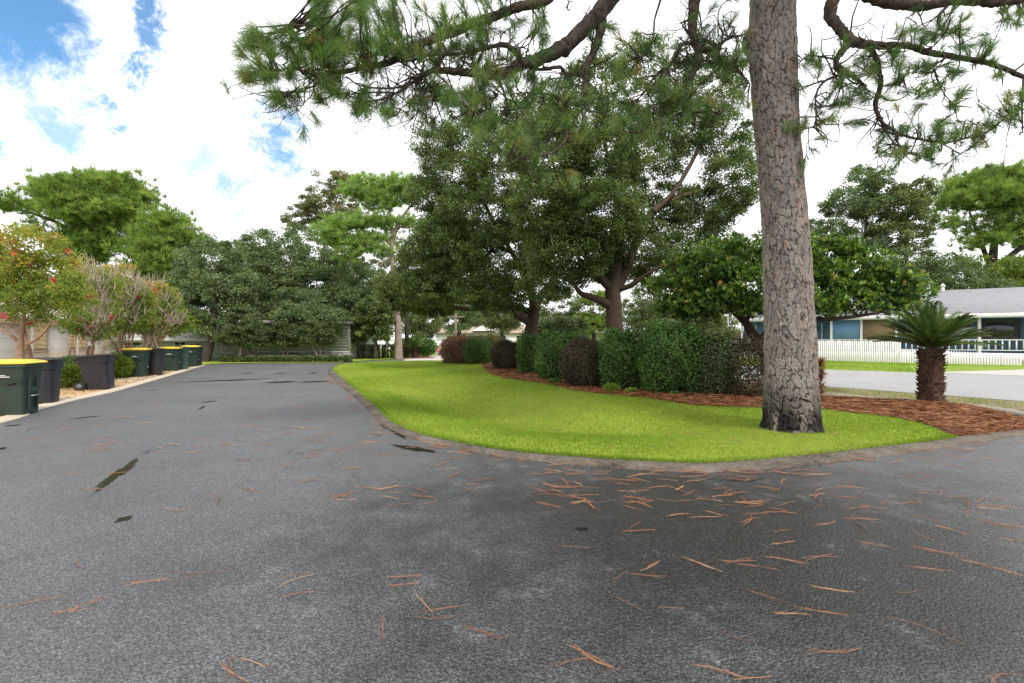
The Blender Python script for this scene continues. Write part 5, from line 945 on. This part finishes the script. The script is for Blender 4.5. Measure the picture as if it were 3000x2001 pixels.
# ------------------------------------------------------------------ wheeled bins
M['hub'] = plain('grey_hub', (.11, .11, .115), .5)
def bin_make(kind, label, px, pb, Y=None, rz=0, lidcol=None, body='bingreen', open_tilt=False, group='wheeled bins put out along the kerb', lidopen=0, w_=.60, dd=.68, H=1.02):
    Y = Y or F*EYE/(pb-HY); x = (px-1500)/F*Y; root = empty('wheeled_bin', (x, Y, .012), label, 'bin', group, R(rz))
    # local frame: front (towards the road) is +x, wheels/handle at -x, sides +-y
    mb = MB(); n = 24
    def ring(hw, hd, z, r=.06, ox=0):
        pts = []
        for cx_, cy_, a0 in ((hd-r, hw-r, 0), (-hd+r, hw-r, 90), (-hd+r, -hw+r, 180), (hd-r, -hw+r, 270)):
            for q in range(6): a = R(a0+q*18); pts.append((ox+cx_+r*math.cos(a), cy_+r*math.sin(a), z))
        return pts
    if kind == 'square':
        prof_ = [(.0, .78, .70, .045), (.04, .80, .72, .04), (.30, .83, .80, .015), (.55, .86, .86, 0), (.62, .86, .86, 0), (.635, .88, .88, 0), (.80, .93, .94, 0), (.94, .98, .99, 0), (.945, 1.06, 1.05, 0), (1.0, 1.06, 1.05, 0)]
    else:
        prof_ = [(.0, .76, .70, .035), (.03, .78, .72, .03), (.4, .83, .82, .01), (.795, .90, .90, 0), (.80, .98, .97, 0), (.985, 1.03, 1.02, 0), (1.0, 1.06, 1.05, 0)]
    V = []; rr_ = .07 if kind == 'square' else .15
    for (t, a, b, ox) in prof_: V += ring(w_/2*a, dd/2*b, t*H, rr_, ox)
    for (t, a, b) in [(1.0, .98, .97), (.5, .78, .76), (.06, .62, .6)]: V += ring(w_/2*a, dd/2*b, t*H, rr_*.9)
    Fs = []; m = len(prof_)+3
    for r_ in range(m-1):
        for k in range(n): Fs.append((r_*n+k, r_*n+(k+1) % n, (r_+1)*n+(k+1) % n, (r_+1)*n+k))
    Fs.append(list(range(n))[::-1]); Fs.append([(m-1)*n+k for k in range(n)])
    mb.add(V, Fs)
    # axle housings and front catch recess
    for s in (-1, 1): mb.box(-dd*.40, -dd*.20, s*w_*.30-.03, s*w_*.30+.03, .05, .22)
    b = mb.build('body', M[body], root, False, False)
    for p_ in b.data.polygons: p_.use_smooth = True
    es = b.modifiers.new('e', 'EDGE_SPLIT'); es.split_angle = R(35)
    # front panel with grab bar (square type)
    if kind == 'square':
        fp = MB(); X0 = dd/2*.86
        fp.box(X0-.07, X0+.035, -w_*.20, -w_*.155, .10, H*.90); fp.box(X0-.07, X0+.035, w_*.155, w_*.20, .10, H*.90); fp.box(X0-.07, X0+.03, -w_*.155, w_*.155, H*.40, H*.52); fp.box(X0-.08, X0+.03, -w_*.155, w_*.155, H*.86, H*.90)
        fp.build('front_frame', M[body], root, False, False, .008)
        rec = MB(); rec.box(X0-.06, X0-.005, -w_*.155, w_*.155, H*.53, H*.85); rec.build('recess', M['dark'], root, False, False)
        gb_ = MB(); gb_.tube([(X0+.02, -w_*.17, H*.84), (X0+.02, w_*.17, H*.84)], [.016, .016], 8); gb_.build('grab_bar', M['metal'], root, True, False)
        gb2 = MB(); gb2.tube([(X0+.035, -w_*.15, H*.36), (X0+.035, w_*.15, H*.36)], [.014, .014], 8); gb2.build('grab_bar', M['metal'], root, True, False)
        for s in (-1, 1):
            g = MB(); g.add([(dd*.30, s*(w_/2*.87+.004), H*.60), (dd*.08, s*(w_/2*.865+.004), H*.575), (dd*.10, s*(w_/2*.87+.004), H*.595), (dd*.27, s*(w_/2*.885+.012), H*.645)], [(0, 1, 2, 3)] if s < 0 else [(3, 2, 1, 0)]); g.build('side_grip', M['dark'], root, False, False)
        # two worn, unreadable printed lines
        for s in (-1, 1):
            tx = MB()
            for row, (x0_, x1_, zz2, hh) in enumerate([(-.06, .055, H*.775, .017), (-.13, .125, H*.745, .017)]):
                xx = x0_
                while xx < x1_:
                    ww = rng.uniform(.012, .024); f_ = .455+(zz2/H-.8)*.12; yo = s*(w_*f_+.016); tx.box(xx, min(xx+ww, x1_), yo-.002, yo+.002, zz2, zz2+hh*rng.uniform(.8, 1.05)); xx += ww+.004
            tx.build('printed_text', M['trim_text'], root, False, False)
    # lid
    lid = MB(); V = []; lp = [(1.10, 1.08, .0, 0), (1.13, 1.12, .012, 0), (1.12, 1.11, .03, 0), (1.02, 1.0, .055, 0), (.75, .7, .085, -.02), (.3, .3, .095, -.02)] if kind == 'square' else [(1.08, 1.07, 0, 0), (1.10, 1.09, .01, 0), (1.09, 1.08, .028, 0), (.8, .8, .05, 0), (.4, .4, .06, 0)]
    for (a, b_, z, ox) in lp: V += ring(w_/2*a, dd/2*b_, z, rr_*.9, ox)
    Fs = []
    for r_ in range(len(lp)-1):
        for k in range(n): Fs.append((r_*n+k, r_*n+(k+1) % n, (r_+1)*n+(k+1) % n, (r_+1)*n+k))
    Fs.append(list(range(n))[::-1]); Fs.append([(len(lp)-1)*n+k for k in range(n)]); lid.add(V, Fs)
    if kind == 'square': lid.box(dd*.22, dd*.50, -w_*.22, w_*.22, .03, .068); lid.box(-dd*.52, dd*.2, -w_*.40, -w_*.30, .04, .078); lid.box(-dd*.52, dd*.2, w_*.30, w_*.40, .04, .078)
    lo_ = lid.build('lid', M[lidcol or body], root, False, False, .006)
    lo_.location = (0, 0, H+.004)
    if lidopen:
        # hinge at the rear edge
        hx = -dd*.5; lo_.rotation_euler = (0, R(lidopen), 0); lo_.location = (hx-(hx*math.cos(R(lidopen))), 0, H+.004+hx*math.sin(R(lidopen)) if False else H+.004)
    hb = MB(); hb.tube([(-dd*.50, -w_*.40, H*.93), (-dd*.60, -w_*.38, H*.97), (-dd*.60, w_*.38, H*.97), (-dd*.50, w_*.40, H*.93)], [.015]*4, 8); hb.build('handle', M[body], root, True, False)
    for s in (-1, 1):
        wo_ = MB(); wo_.disc_cyl((-dd*.43, s*(w_*.45), .145), (0, 1, 0), .145, .06, 24); wh = wo_.build('wheel', M['rubber'], root, False, False, .008)
        hu = MB(); hu.disc_cyl((-dd*.43, s*(w_*.45+.020), .145), (0, 1, 0), .085, .045, 16); hu2 = hu.build('hub', M['hub'], None, False, False); hu2.parent = wh
    ax = MB(); ax.tube([(-dd*.43, -w_*.45, .145), (-dd*.43, w_*.45, .145)], [.012, .012], 8); ax.build('axle', M['metal'], root, True, False)
    return root
# the bins' sides face the camera, wheels to the left; fronts towards the road
bin_make('square', 'dark green bin with yellow lid nearest the camera, cut by the picture edge', 38, 1216, 10.15, 16, 'yellow', w_=.66, dd=.78, H=1.06)
bin_make('round', 'charcoal bin with flat lid directly behind the nearest yellow-lidded one', 126, 1188, 11.9, 20, 'binblack', 'binblack', w_=.64, dd=.66, H=1.06)
bin_make('round', 'charcoal bin leaning back with its grey lid ajar, standing alone', 292, 1143, 15.2, 18, 'binblack', 'binblack', w_=.70, dd=.86, H=1.04, lidopen=0).rotation_euler = (R(1), R(-5), R(18))
bin_make('square', 'yellow-lidded green bin beside the second charcoal one, middle of the row', 402, 1108, 20.2, 20, 'yellow', w_=.66, dd=.80, H=1.12)
bin_make('round', 'charcoal bin touching the yellow-lidded green bin in mid row', 455, 1104, 21.1, 22, 'binblack', 'binblack', w_=.64, dd=.64, H=1.13)
bin_make('square', 'yellow-lidded green bin second from the far end', 501, 1091, 23.9, 20, 'yellow', w_=.66, dd=.78, H=1.10)
bin_make('round', 'teal-green bin with pale lid between two yellow-lidded ones', 533, 1088, 25.0, 22, 'bingreen2', 'bingreen2', w_=.66, dd=.60, H=1.13)
bin_make('square', 'small-looking yellow-lidded green bin at the far end of the row', 560, 1078, 27.6, 20, 'yellow', w_=.68, dd=.78, H=1.12)
bin_make('round', 'charcoal bin half hidden behind the last yellow-lidded one', 578, 1077, 28.6, 22, 'binblack', 'binblack', w_=.62, dd=.52, H=1.08)
# ------------------------------------------------------------------ houses
def wall_frame(x0, y0, x1, y1):
    """local frame: u along wall, v outwards to the left-hand side normal"""
    a = np.array([x0, y0]); b = np.array([x1, y1]); L = np.linalg.norm(b-a); u = (b-a)/L
    return Matrix(((u[0], -u[1], 0, x0), (u[1], u[0], 0, y0), (0, 0, 1, 0), (0, 0, 0, 1))), L
def part(root, name, mat, boxes, M4, bevel=0):
    mb = MB()
    for b in boxes: mb.box(*b, M4)
    return mb.build(name, mat, root, False, True, bevel)
def gable(root, name, mat, u0, u1, v0, v1, ze, zr, M4, th=.12, ov=.4, hip=0):
    """roof over u0..u1 (ridge along u), v from v0 (front) to v1 (back)"""
    mb = MB(); vm = (v0+v1)/2; a, b, c, d = u0-ov, u1+ov, v0-ov, v1+ov; sl = (zr-ze)/(vm-v0) if vm != v0 else 0; zo = ze-ov*abs(sl)
    V = [(a, c, zo), (b, c, zo), (b, d, zo), (a, d, zo), (a+hip, vm, zr), (b-hip, vm, zr)]
    V2 = [(x, y, z-th) for x, y, z in V]; V = [tuple(M4 @ Vector(p)) for p in V+V2]
    mb.add(V, [(0, 1, 5, 4), (2, 3, 4, 5), (1, 2, 5), (3, 0, 4), (6, 10, 11, 7), (8, 11, 10, 9), (7, 11, 8), (9, 10, 6), (0, 6, 7, 1), (1, 7, 8, 2), (2, 8, 9, 3), (3, 9, 6, 0)])
    return mb.build(name, mat, root), zo
def boards(root, M4, u0, u1, z0, z1, pitch=.24, mat='grey_s'):
    mb = MB(); z = z0
    while z+pitch*.9 < z1:
        mb.add([tuple(M4 @ Vector(p)) for p in [(u0, -.045, z), (u1, -.045, z), (u1, -.008, z+pitch), (u0, -.008, z+pitch), (u0, -.004, z), (u1, -.004, z)]], [(0, 1, 2, 3), (0, 4, 5, 1)]); z += pitch
    return mb.build('lap_boards', M[mat], root)
def window(root, M4, u0, u1, z0, z1, v, frame='white', mull=1):
    f = part(root, 'window', M[frame], [(u0-.07, u0, v-.06, v+.03, z0-.07, z1+.07), (u1, u1+.07, v-.06, v+.03, z0-.07, z1+.07), (u0, u1, v-.06, v+.03, z1, z1+.07), (u0, u1, v-.08, v+.03, z0-.07, z0)]+[((u0+u1)/2-.02, (u0+u1)/2+.02, v-.045, v+.02, z0, z1)]*mull+[(u0, u1, v-.04, v+.02, (z0+z1)/2-.02, (z0+z1)/2+.02)], M4)
    g = MB(); g.box(u0, u1, v-.02, v+.01, z0, z1, M4); o = raw_mesh('pane', np.array(g.v), g.f, M['glass']); ob = bpy.data.objects.new('pane', o); COL.objects.link(ob); ob.parent = f; ob.matrix_parent_inverse = (f.parent.matrix_basis @ f.matrix_basis).inverted(); return f
# cream house on the left: facade runs away from the camera; outward = to the road (+v is left of direction, so go far->near)
M4, L = wall_frame(-19.6, 15.5, -24.6, 29.2)
c1 = empty('cream_house', tuple(M4 @ Vector((L/2, 0, 0))), 'cream lap-sided house with white garage doors and low brick facing behind the crape myrtles', 'house')
part(c1, 'wall', M['cream_s'], [(0, L, 0, 9, 0, 2.75)], M4); gable(c1, 'roof', M['roof_tan'], 0, L, 0, 9, 2.75, 4.6, M4, .16, .45)
part(c1, 'fascia', M['white'], [(-.45, L+.45, -.47, -.455, 2.45, 2.66)], M4)
for q0, q1 in ((.1, 2.4), (6.1, 7.75), (9.85, 11.6), (13.7, 14.5)):
    part(c1, 'brick_wainscot', M['brick'], [(q0, q1, -.12, -.003, 0, 1.0)], M4); part(c1, 'brick_cap', M['brick'], [(q0-.04, q1+.03, -.15, -.003, 1.0, 1.07)], M4)
boards(c1, M4, 0, 2.5, 1.1, 2.45, .2, 'cream_s'); boards(c1, M4, 5.75, 6.98, 1.1, 2.45, .2, 'cream_s'); boards(c1, M4, 7.14, 7.8, 1.1, 2.45, .2, 'cream_s'); boards(c1, M4, 9.8, 11.65, 1.1, 2.45, .2, 'cream_s')
for u0_, u1_ in ((2.6, 5.6), (7.95, 9.65), (11.8, 13.5)):
    d_ = part(c1, 'garage_door', M['white'], [(u0_, u1_, -.05, -.003, 0.02, 2.15)], M4)
    g = MB()
    for q in range(1, 4): g.box(u0_+.05, u1_-.05, -.056, -.052, .02+q*.53, .035+q*.53, M4)
    for a_, b_ in ((u0_-.12, u0_), (u1_, u1_+.12)): g.box(a_, b_, -.07, -.003, 0.0, 2.27, M4)
    g.box(u0_, u1_, -.07, -.003, 2.15, 2.27, M4)
    g.build('door_trim', M['white_dim'], c1)
part(c1, 'downpipe', M['white'], [(10.15, 10.27, -.25, -.153, 0, 2.6)], M4); part(c1, 'downpipe', M['white'], [(6.15, 6.27, -.25, -.153, 0, 2.6)], M4)
part(c1, 'corner_board', M['white'], [(7.0, 7.12, -.03, -.003, 1.07, 2.5)], M4)
# second cream unit nearer the camera, mostly out of frame
# grey-white houses at the far end
M4, L = wall_frame(-30.5, 34.5, -18.8, 37.5)
h1 = empty('grey_white_house', tuple(M4 @ Vector((L/2, 0, 0))), 'low grey-white sided house with paired dark windows behind the far bins', 'house')
part(h1, 'wall', M['grey_s'], [(0, L, 0, 7, -.3, 1.78)], M4); boards(h1, M4, 0, L, .1, 1.45); gable(h1, 'roof', M['roof_light'], 0, L, 0, 7, 1.8, 3.0, M4, .12, .4)
part(h1, 'fascia', M['white_dim'], [(-.4, L+.4, -.43, -.41, 1.42, 1.66)], M4)
for u0_, u1_, z0_, z1_ in ((2.2, 3.2, .3, 1.3), (5.4, 6.1, .55, 1.35), (6.35, 7.05, .55, 1.25), (8.6, 8.8, .6, 1.3)): window(h1, M4, u0_, u1_, z0_, z1_, -.01, 'white_dim')
M4, L = wall_frame(-20.0, 37.0, -12.6, 37.2)
h2 = empty('white_siding_house', tuple(M4 @ Vector((L/2, 0, 0))), 'wide two-tier grey-white sided house behind the row of V-stemmed trees', 'house')
part(h2, 'wall', M['grey_s'], [(0, L+.0, 0, 8, .55, 2.95)], M4); boards(h2, M4, .12, L-.12, .68, 2.8); part(h2, 'stone_base', M['stone'], [(-3.5, L-.01, -.12, 7.9, 0, .55)], M4); gable(h2, 'roof', M['roof_light'], 0, L, 0, 8, 2.95, 3.4, M4, .15, .35)
for u0_ in (.15, 2.65, 5.15): window(h2, M4, u0_, u0_+.5, 2.45, 2.75, -.01, 'white_dim', 0); window(h2, M4, u0_+.9, u0_+1.15, 1.35, 1.6, -.01, 'white_dim', 0)
part(h2, 'trim_board', M['white_dim'], [(0, L, -.03, -.003, .58, .66), (0, L, -.05, -.003, 2.83, 2.93), (0, .12, -.04, -.003, .67, 2.8), (L-.12, L, -.04, -.003, .67, 2.8)], M4)
# hip-roofed house across the street
M4, L = wall_frame(-14.6, 92, 4.2, 92)
h3 = empty('hip_roof_house', (-5, 92, 0), 'white hip-roofed house far off across the street, beyond the pink shrub', 'house'); part(h3, 'wall', M['white'], [(0, L, 0, 9, 0, 3.0)], M4); gable(h3, 'roof', M['roof_tan'], 0, L, 0, 9, 3.2, 5.6, M4, .25, .6, 5.0)
gm = MB(); gm.add([tuple(M4 @ Vector(p)) for p in [(7, -1.2, 3.15), (14, -1.2, 3.15), (10.5, -1.2, 5.0), (7, 4, 3.15), (14, 4, 3.15), (10.5, 4, 5.0)]], [(0, 1, 2), (5, 4, 3), (1, 4, 5, 2), (0, 2, 5, 3)]); gm.build('front_gable', M['white'], h3)
for u0_ in (2.5, 6, 12, 15.5): window(h3, M4, u0_, u0_+1.4, 1.0, 2.2, -.02)
M4, L = wall_frame(3.0, 66, 12.5, 62)
h4 = empty('carport_house', (7, 64, 0), 'white carport house glimpsed behind the left live oak trunk', 'house'); part(h4, 'wall', M['white'], [(1, L, 2, 8, 0, 2.6)], M4); gable(h4, 'roof', M['roof_light'], 0, L, -1, 9, 2.7, 3.9, M4, .25, .5)
part(h4, 'post', M['white'], [(.2, .35, -.8, -.65, 0, 2.65)], M4); part(h4, 'post', M['white'], [(4.6, 4.75, -.8, -.65, 0, 2.65)], M4); window(h4, M4, 2.2, 3.8, 1.0, 2.1, 1.98)
# blue house on the right (front faces the camera side: -v)
M4, L = wall_frame(19.6, 41.0, 45.0, 25.4)
hb_ = empty('blue_house', tuple(M4 @ Vector((L/2, 0, 0))), 'long blue house with grey roof, white porch posts and rail behind the picket fence', 'house')
part(hb_, 'wall', M['blue_s'], [(0, L, 2.2, 10, 0, 3.4)], M4)
part(hb_, 'porch_floor', M['white'], [(0, L, -.3, 2.19, .0, .62)], M4)
gable(hb_, 'roof', M['roof_grey'], 0, L, -.3, 10, 3.55, 5.45, M4, .16, .5)
part(hb_, 'fascia', M['white'], [(-.55, L+.55, -.83, -.805, 3.05, 3.33)], M4); part(hb_, 'porch_ceiling', M['white'], [(0, L, -.28, 2.19, 3.1, 3.16)], M4)
for u_ in (.05, 2.2, 4.3, 6.4, 8.3, 10.4, 12.4, 14.9, 17.2, 19.4, 21.6, 24, 26.5): part(hb_, 'porch_post', M['white'], [(u_, u_+.16, -.25, -.09, .62, 3.1)], M4, .01)
bal = [(0, L, -.21, -.14, 1.50, 1.57), (0, L, -.20, -.15, .80, .85)]; u_ = .12
while u_ < L: bal.append((u_, u_+.07, -.20, -.15, .85, 1.5)); u_ += .34
part(hb_, 'porch_rail', M['white'], bal, M4)
for u_ in (1.1, 5.0, 8.8): d_ = part(hb_, 'door', M['blue'], [(u_, u_+.85, 2.12, 2.17, .65, 2.75)], M4); part(hb_, 'door_trim', M['white'], [(u_-.15, u_, 2.11, 2.19, .63, 2.9), (u_+.85, u_+1.0, 2.11, 2.19, .63, 2.9)], M4)
for u_ in (2.6, 3.7, 6.6, 10.2): window(hb_, M4, u_, u_+.8, 1.3, 2.7, 2.18)
part(hb_, 'bamboo_blind', M['tan_shutter'], [(8.46, 10.38, -.19, -.15, 1.58, 3.05)], M4)
part(hb_, 'blue_panel', M['blue'], [(6.56, 8.28, -.19, -.15, 1.58, 3.05)], M4); part(hb_, 'blue_panel', M['blue'], [(10.56, 11.4, -.19, -.15, 1.58, 3.05)], M4)
for u_ in (12.62, 15.12, 17.42, 19.62): part(hb_, 'screen', M['glass'], [(u_, u_+1.9, -.17, -.14, 1.6, 2.95)], M4)
vt = MB(); p_ = M4 @ Vector((13.9, 4.3, 5.2)); vt.tube([p_, p_+Vector((0, 0, .55))], [.12, .12], 10); vt.tube([p_+Vector((0, 0, .5)), p_+Vector((0, 0, .72))], [.2, .05], 10); vt.build('roof_vent', M['white'], hb_)
for k, (u_, lb) in enumerate([(2.55, 'dark blue pot on the porch rail closest to the big pine trunk'), (3.15, 'middle bright blue pot on the white porch rail'), (3.75, 'right-hand bright blue pot on the white porch rail')]):
    p_ = M4 @ Vector((u_, -.175, 1.575)); mb = MB(); z = [0, .02, .2, .27, .28, .27, .1]; r_ = [.09, .11, .15, .17, .15, .14, .1]
    mb.tube([p_+Vector((0, 0, a)) for a in z], r_, 14); o = mb.build('flower_pot', M['bluepot'], None, True); tag(o, lb, 'flower pot', 'blue pots on the porch rail')
# picket fence
def fence(A, B, h, label, name='picket_fence', gap=.125, pw=.098, mat='white', step_to=None):
    M4, L = wall_frame(*A, *B); root = empty(name, (A[0], A[1], 0), label, 'fence'); bx = []; mb = MB(); u_ = 0
    while u_ < L:
        hh = h if not step_to else h+(step_to-h)*min(1, u_/L*1.0); mb.add([tuple(M4 @ Vector(p)) for p in [(u_, -.02, .05), (u_+pw, -.02, .05), (u_+pw, -.02, hh-.09), (u_+pw/2, -.02, hh), (u_, -.02, hh-.09), (u_, 0, .05), (u_+pw, 0, .05), (u_+pw, 0, hh-.09), (u_+pw/2, 0, hh), (u_, 0, hh-.09)]], [(0, 1, 2, 3, 4), (9, 8, 7, 6, 5), (1, 6, 7, 2), (2, 7, 8, 3), (3, 8, 9, 4), (4, 9, 5, 0)]); u_ += gap
    mb.build('pickets', M[mat], root); hm = min(h, step_to or h)
    part(root, 'rail', M[mat], [(0, L, .002, .05, .3, .39)], M4); part(root, 'rail', M[mat], [(0, L, .002, .05, hm-.35, hm-.26)], M4)
    u_ = 0
    while u_ <= L+.1: part(root, 'post', M[mat], [(u_-.05, u_+.05, .051, .15, 0, h if not step_to else h+(step_to-h)*u_/L)], M4); u_ += 2.4
    return root
fence((13.4, 44.5), (25.6, 31.6), 1.50, 'tall white picket fence before the blue house, left of the palm')
fence((25.6, 31.6), (30.0, 28.2), .95, 'lower white picket fence right of the palm, ending at the porch', step_to=.72)
# cream strip wall under the porch at right edge = porch skirt
part(hb_, 'porch_skirt', M['white'], [(14.9, L, -1.6, -.302, 0, 1.35)], M4) if False else None
pk = fence((-29, 74), (-9.0, 71), 1.35, 'plain white board fence far across the street near the hydrant', 'board_fence', .2, .195)
# wooden fence left of blue house
fence((15.0, 47.0), (20.6, 42.6), 2.25, 'weathered brown board fence glimpsed behind the umbrella tree', 'wood_fence', .15, .145, 'fence_wood')
# chain-link fence with plants
x0, y0 = G(1025, 1052); x1, y1 = G(1158, 1050); M4, L = wall_frame(x0, y0+1.0, x1, y1+.6); cf = empty('chain_link_fence', (x0, y0+1, 0), 'vine-grown chain-link fence between the siding house and the far pine', 'fence')
for u_ in np.linspace(0, L, 4): part(cf, 'post', M['chain'], [(u_-.03, u_+.03, -.03, .03, 0, 1.15)], M4)
part(cf, 'rail', M['chain'], [(0, L, -.02, .02, 1.10, 1.14)], M4)
mb = MB(); u_ = -1.1
while u_ < L:
    for s in (0, 1):
        a0, a1 = max(0, u_), min(L, u_+1.1)
        za, zb = (a0-u_), (a1-u_)
        if s: za, zb = 1.1-za, 1.1-zb
        mb.tube([M4 @ Vector((a0, 0, za)), M4 @ Vector((a1, 0, zb))], [.006, .006], 3, False)
    u_ += .14
mb.build('mesh', M['chain'], cf)
n = 5000; s = rng.random(n); p = np.column_stack([x0+(x1-x0)*s, y0+1.15+(y1-y0-.4)*s+rng.normal(0, .12, n), rng.random(n)*1.15]); p = p[np.sin(s*37)+np.sin(s*91)+rng.normal(0, .6, n) > -.3]
V, Fq = leaves(p, rdir(len(p)), rdir(len(p)), .13, .08); link('vine', raw_mesh('vine', V, Fq, M['olive'], False, rng.random(len(p))*.7), cf)
# palmetto
x, y = G(1122, 1047); pm = empty('palmetto', (x, y, 0), 'dark fan-leaved palmetto behind the chain-link fence', 'palm'); mb = MB(); mb.tube([(x, y, 0), (x, y, 1.0)], [.14, .12], 8); mb.build('trunk', M['bark_dark'], pm)
V = []; Fs = []; n = 0
for k in range(20):
    d = norm(rdir(1)+[0, 0, .5])[0]; c = np.array([x, y, 1.0])+d*.75; up_ = norm(np.cross(d, rdir(1)[0])); sd = np.cross(d, up_)
    ang = np.linspace(-1.3, 1.3, 16); D = np.cos(ang)[:, None]*d+np.sin(ang)[:, None]*sd; v, f = leaves(c+D*.32, D, np.tile(up_, (16, 1)), .62, .09); V.append(v); Fs.append(f+n); n += len(v)
link('frond', raw_mesh('frond', np.vstack(V), np.vstack(Fs), M['sago'], False, rng.random(320)*.5), pm)
# utility pole, globe lamp, hydrant, satellite dish, wires
Yp = 58; x = (1335-1500)/F*Yp; up_ = empty('utility_pole', (x, Yp, 0), 'pale wooden utility pole in front of the far hip roof', 'pole'); mb = MB(); mb.tube([(x, Yp, 0), (x, Yp, 4), (x, Yp, 9)], [.17, .16, .12], 10); mb.build('pole', M['bark_pale'], up_, True); mb = MB(); mb.box(x-1.1, x+1.1, Yp-.2, Yp-.09, 4.2, 4.33); mb.build('crossarm', M['fence_wood'], up_)
Yl = 40; x = (1458-1500)/F*Yl; gl = empty('globe_lamp', (x, Yl, 0), 'thin black lamp post topped by a white globe, behind the far shrubs', 'lamp'); mb = MB(); mb.tube([(x, Yl, 0), (x, Yl, .2), (x, Yl, 2.05)], [.07, .035, .03], 8); mb.build('post', M['rubber'], gl)
mb = MB(); t_ = np.linspace(0, math.pi, 10); mb.tube([(x, Yl, 2.30-.25*math.cos(a)) for a in t_], [max(.02, .25*math.sin(a)) for a in t_], 14); mb.build('globe', M['white'], gl, True)
Yh = 60; x = (1283-1500)/F*Yh; hy = empty('fire_hydrant', (x, Yh, 0), 'tiny red fire hydrant on the grass before the far white fence', 'hydrant'); mb = MB(); mb.tube([(x, Yh, a) for a in (0, .08, .1, .55, .6, .72, .8)], [.2, .2, .15, .14, .17, .12, .03], 12); mb.build('barrel', M['red'], hy, True)
for s in (-1, 1): mb = MB(); mb.disc_cyl((x+s*.2, Yh, .48), (1, 0, 0), .07, .14, 10); mb.build('outlet', M['red'], hy)
Ys = 36; c = Vector((float((2128-1500)/F*Ys), Ys, 1.56)); sdh = empty('satellite_dish', (c.x, c.y, 0), 'white satellite dish beside the picket fence top, left of the pine', 'dish'); mb = MB()
ax_ = Vector((-.5, -.3, .8)).normalized(); mb.tube([c+ax_*t for t in (.0, .03, .1, .2)], [.04, .2, .36, .45], 18, False); mb.build('reflector', M['white'], sdh, True); mb = MB(); mb.tube([(c.x, c.y, 0), tuple(c)], [.03, .03], 8); mb.build('mast', M['metal'], sdh)
def wire(a, b, Ya, Yb, sag, label):
    A, B = P(*a, Ya), P(*b, Yb); s = np.linspace(0, 1, 24)[:, None]; pth = A*(1-s)+B*s-np.array([0, 0, 1])*4*s*(1-s)*sag; v, f = tube_arrays(pth, [.018]*24, 5); o = link('overhead_wire', raw_mesh('overhead_wire', v, f, M['rubber'], True)); tag(o, label, 'wire', 'overhead wires on the right')
wire((2300, 760), (3300, 555), 40, 22, .1, 'thin dark overhead wire crossing the domed pine'); wire((2700, 800), (3300, 735), 36, 24, .05, 'lower overhead wire just above the grey roof')
wire((1335, 925), (2300, 905), 58, 40, .3, 'distant overhead wire starting from the utility pole')
# street-side small grass bed beside the far fence
pg = scatter_poly(np.array([(8, 38), (16, 25.6), (19.5, 23), (24, 29), (30, 27.6), (25, 31.4), (14, 43)]), 16000); blades('far_grass', pg, 0*pg[:, 0]-.02, .04, .1, .03, .8, M['grass'], 'bright green grass strip between the street and the picket fence')
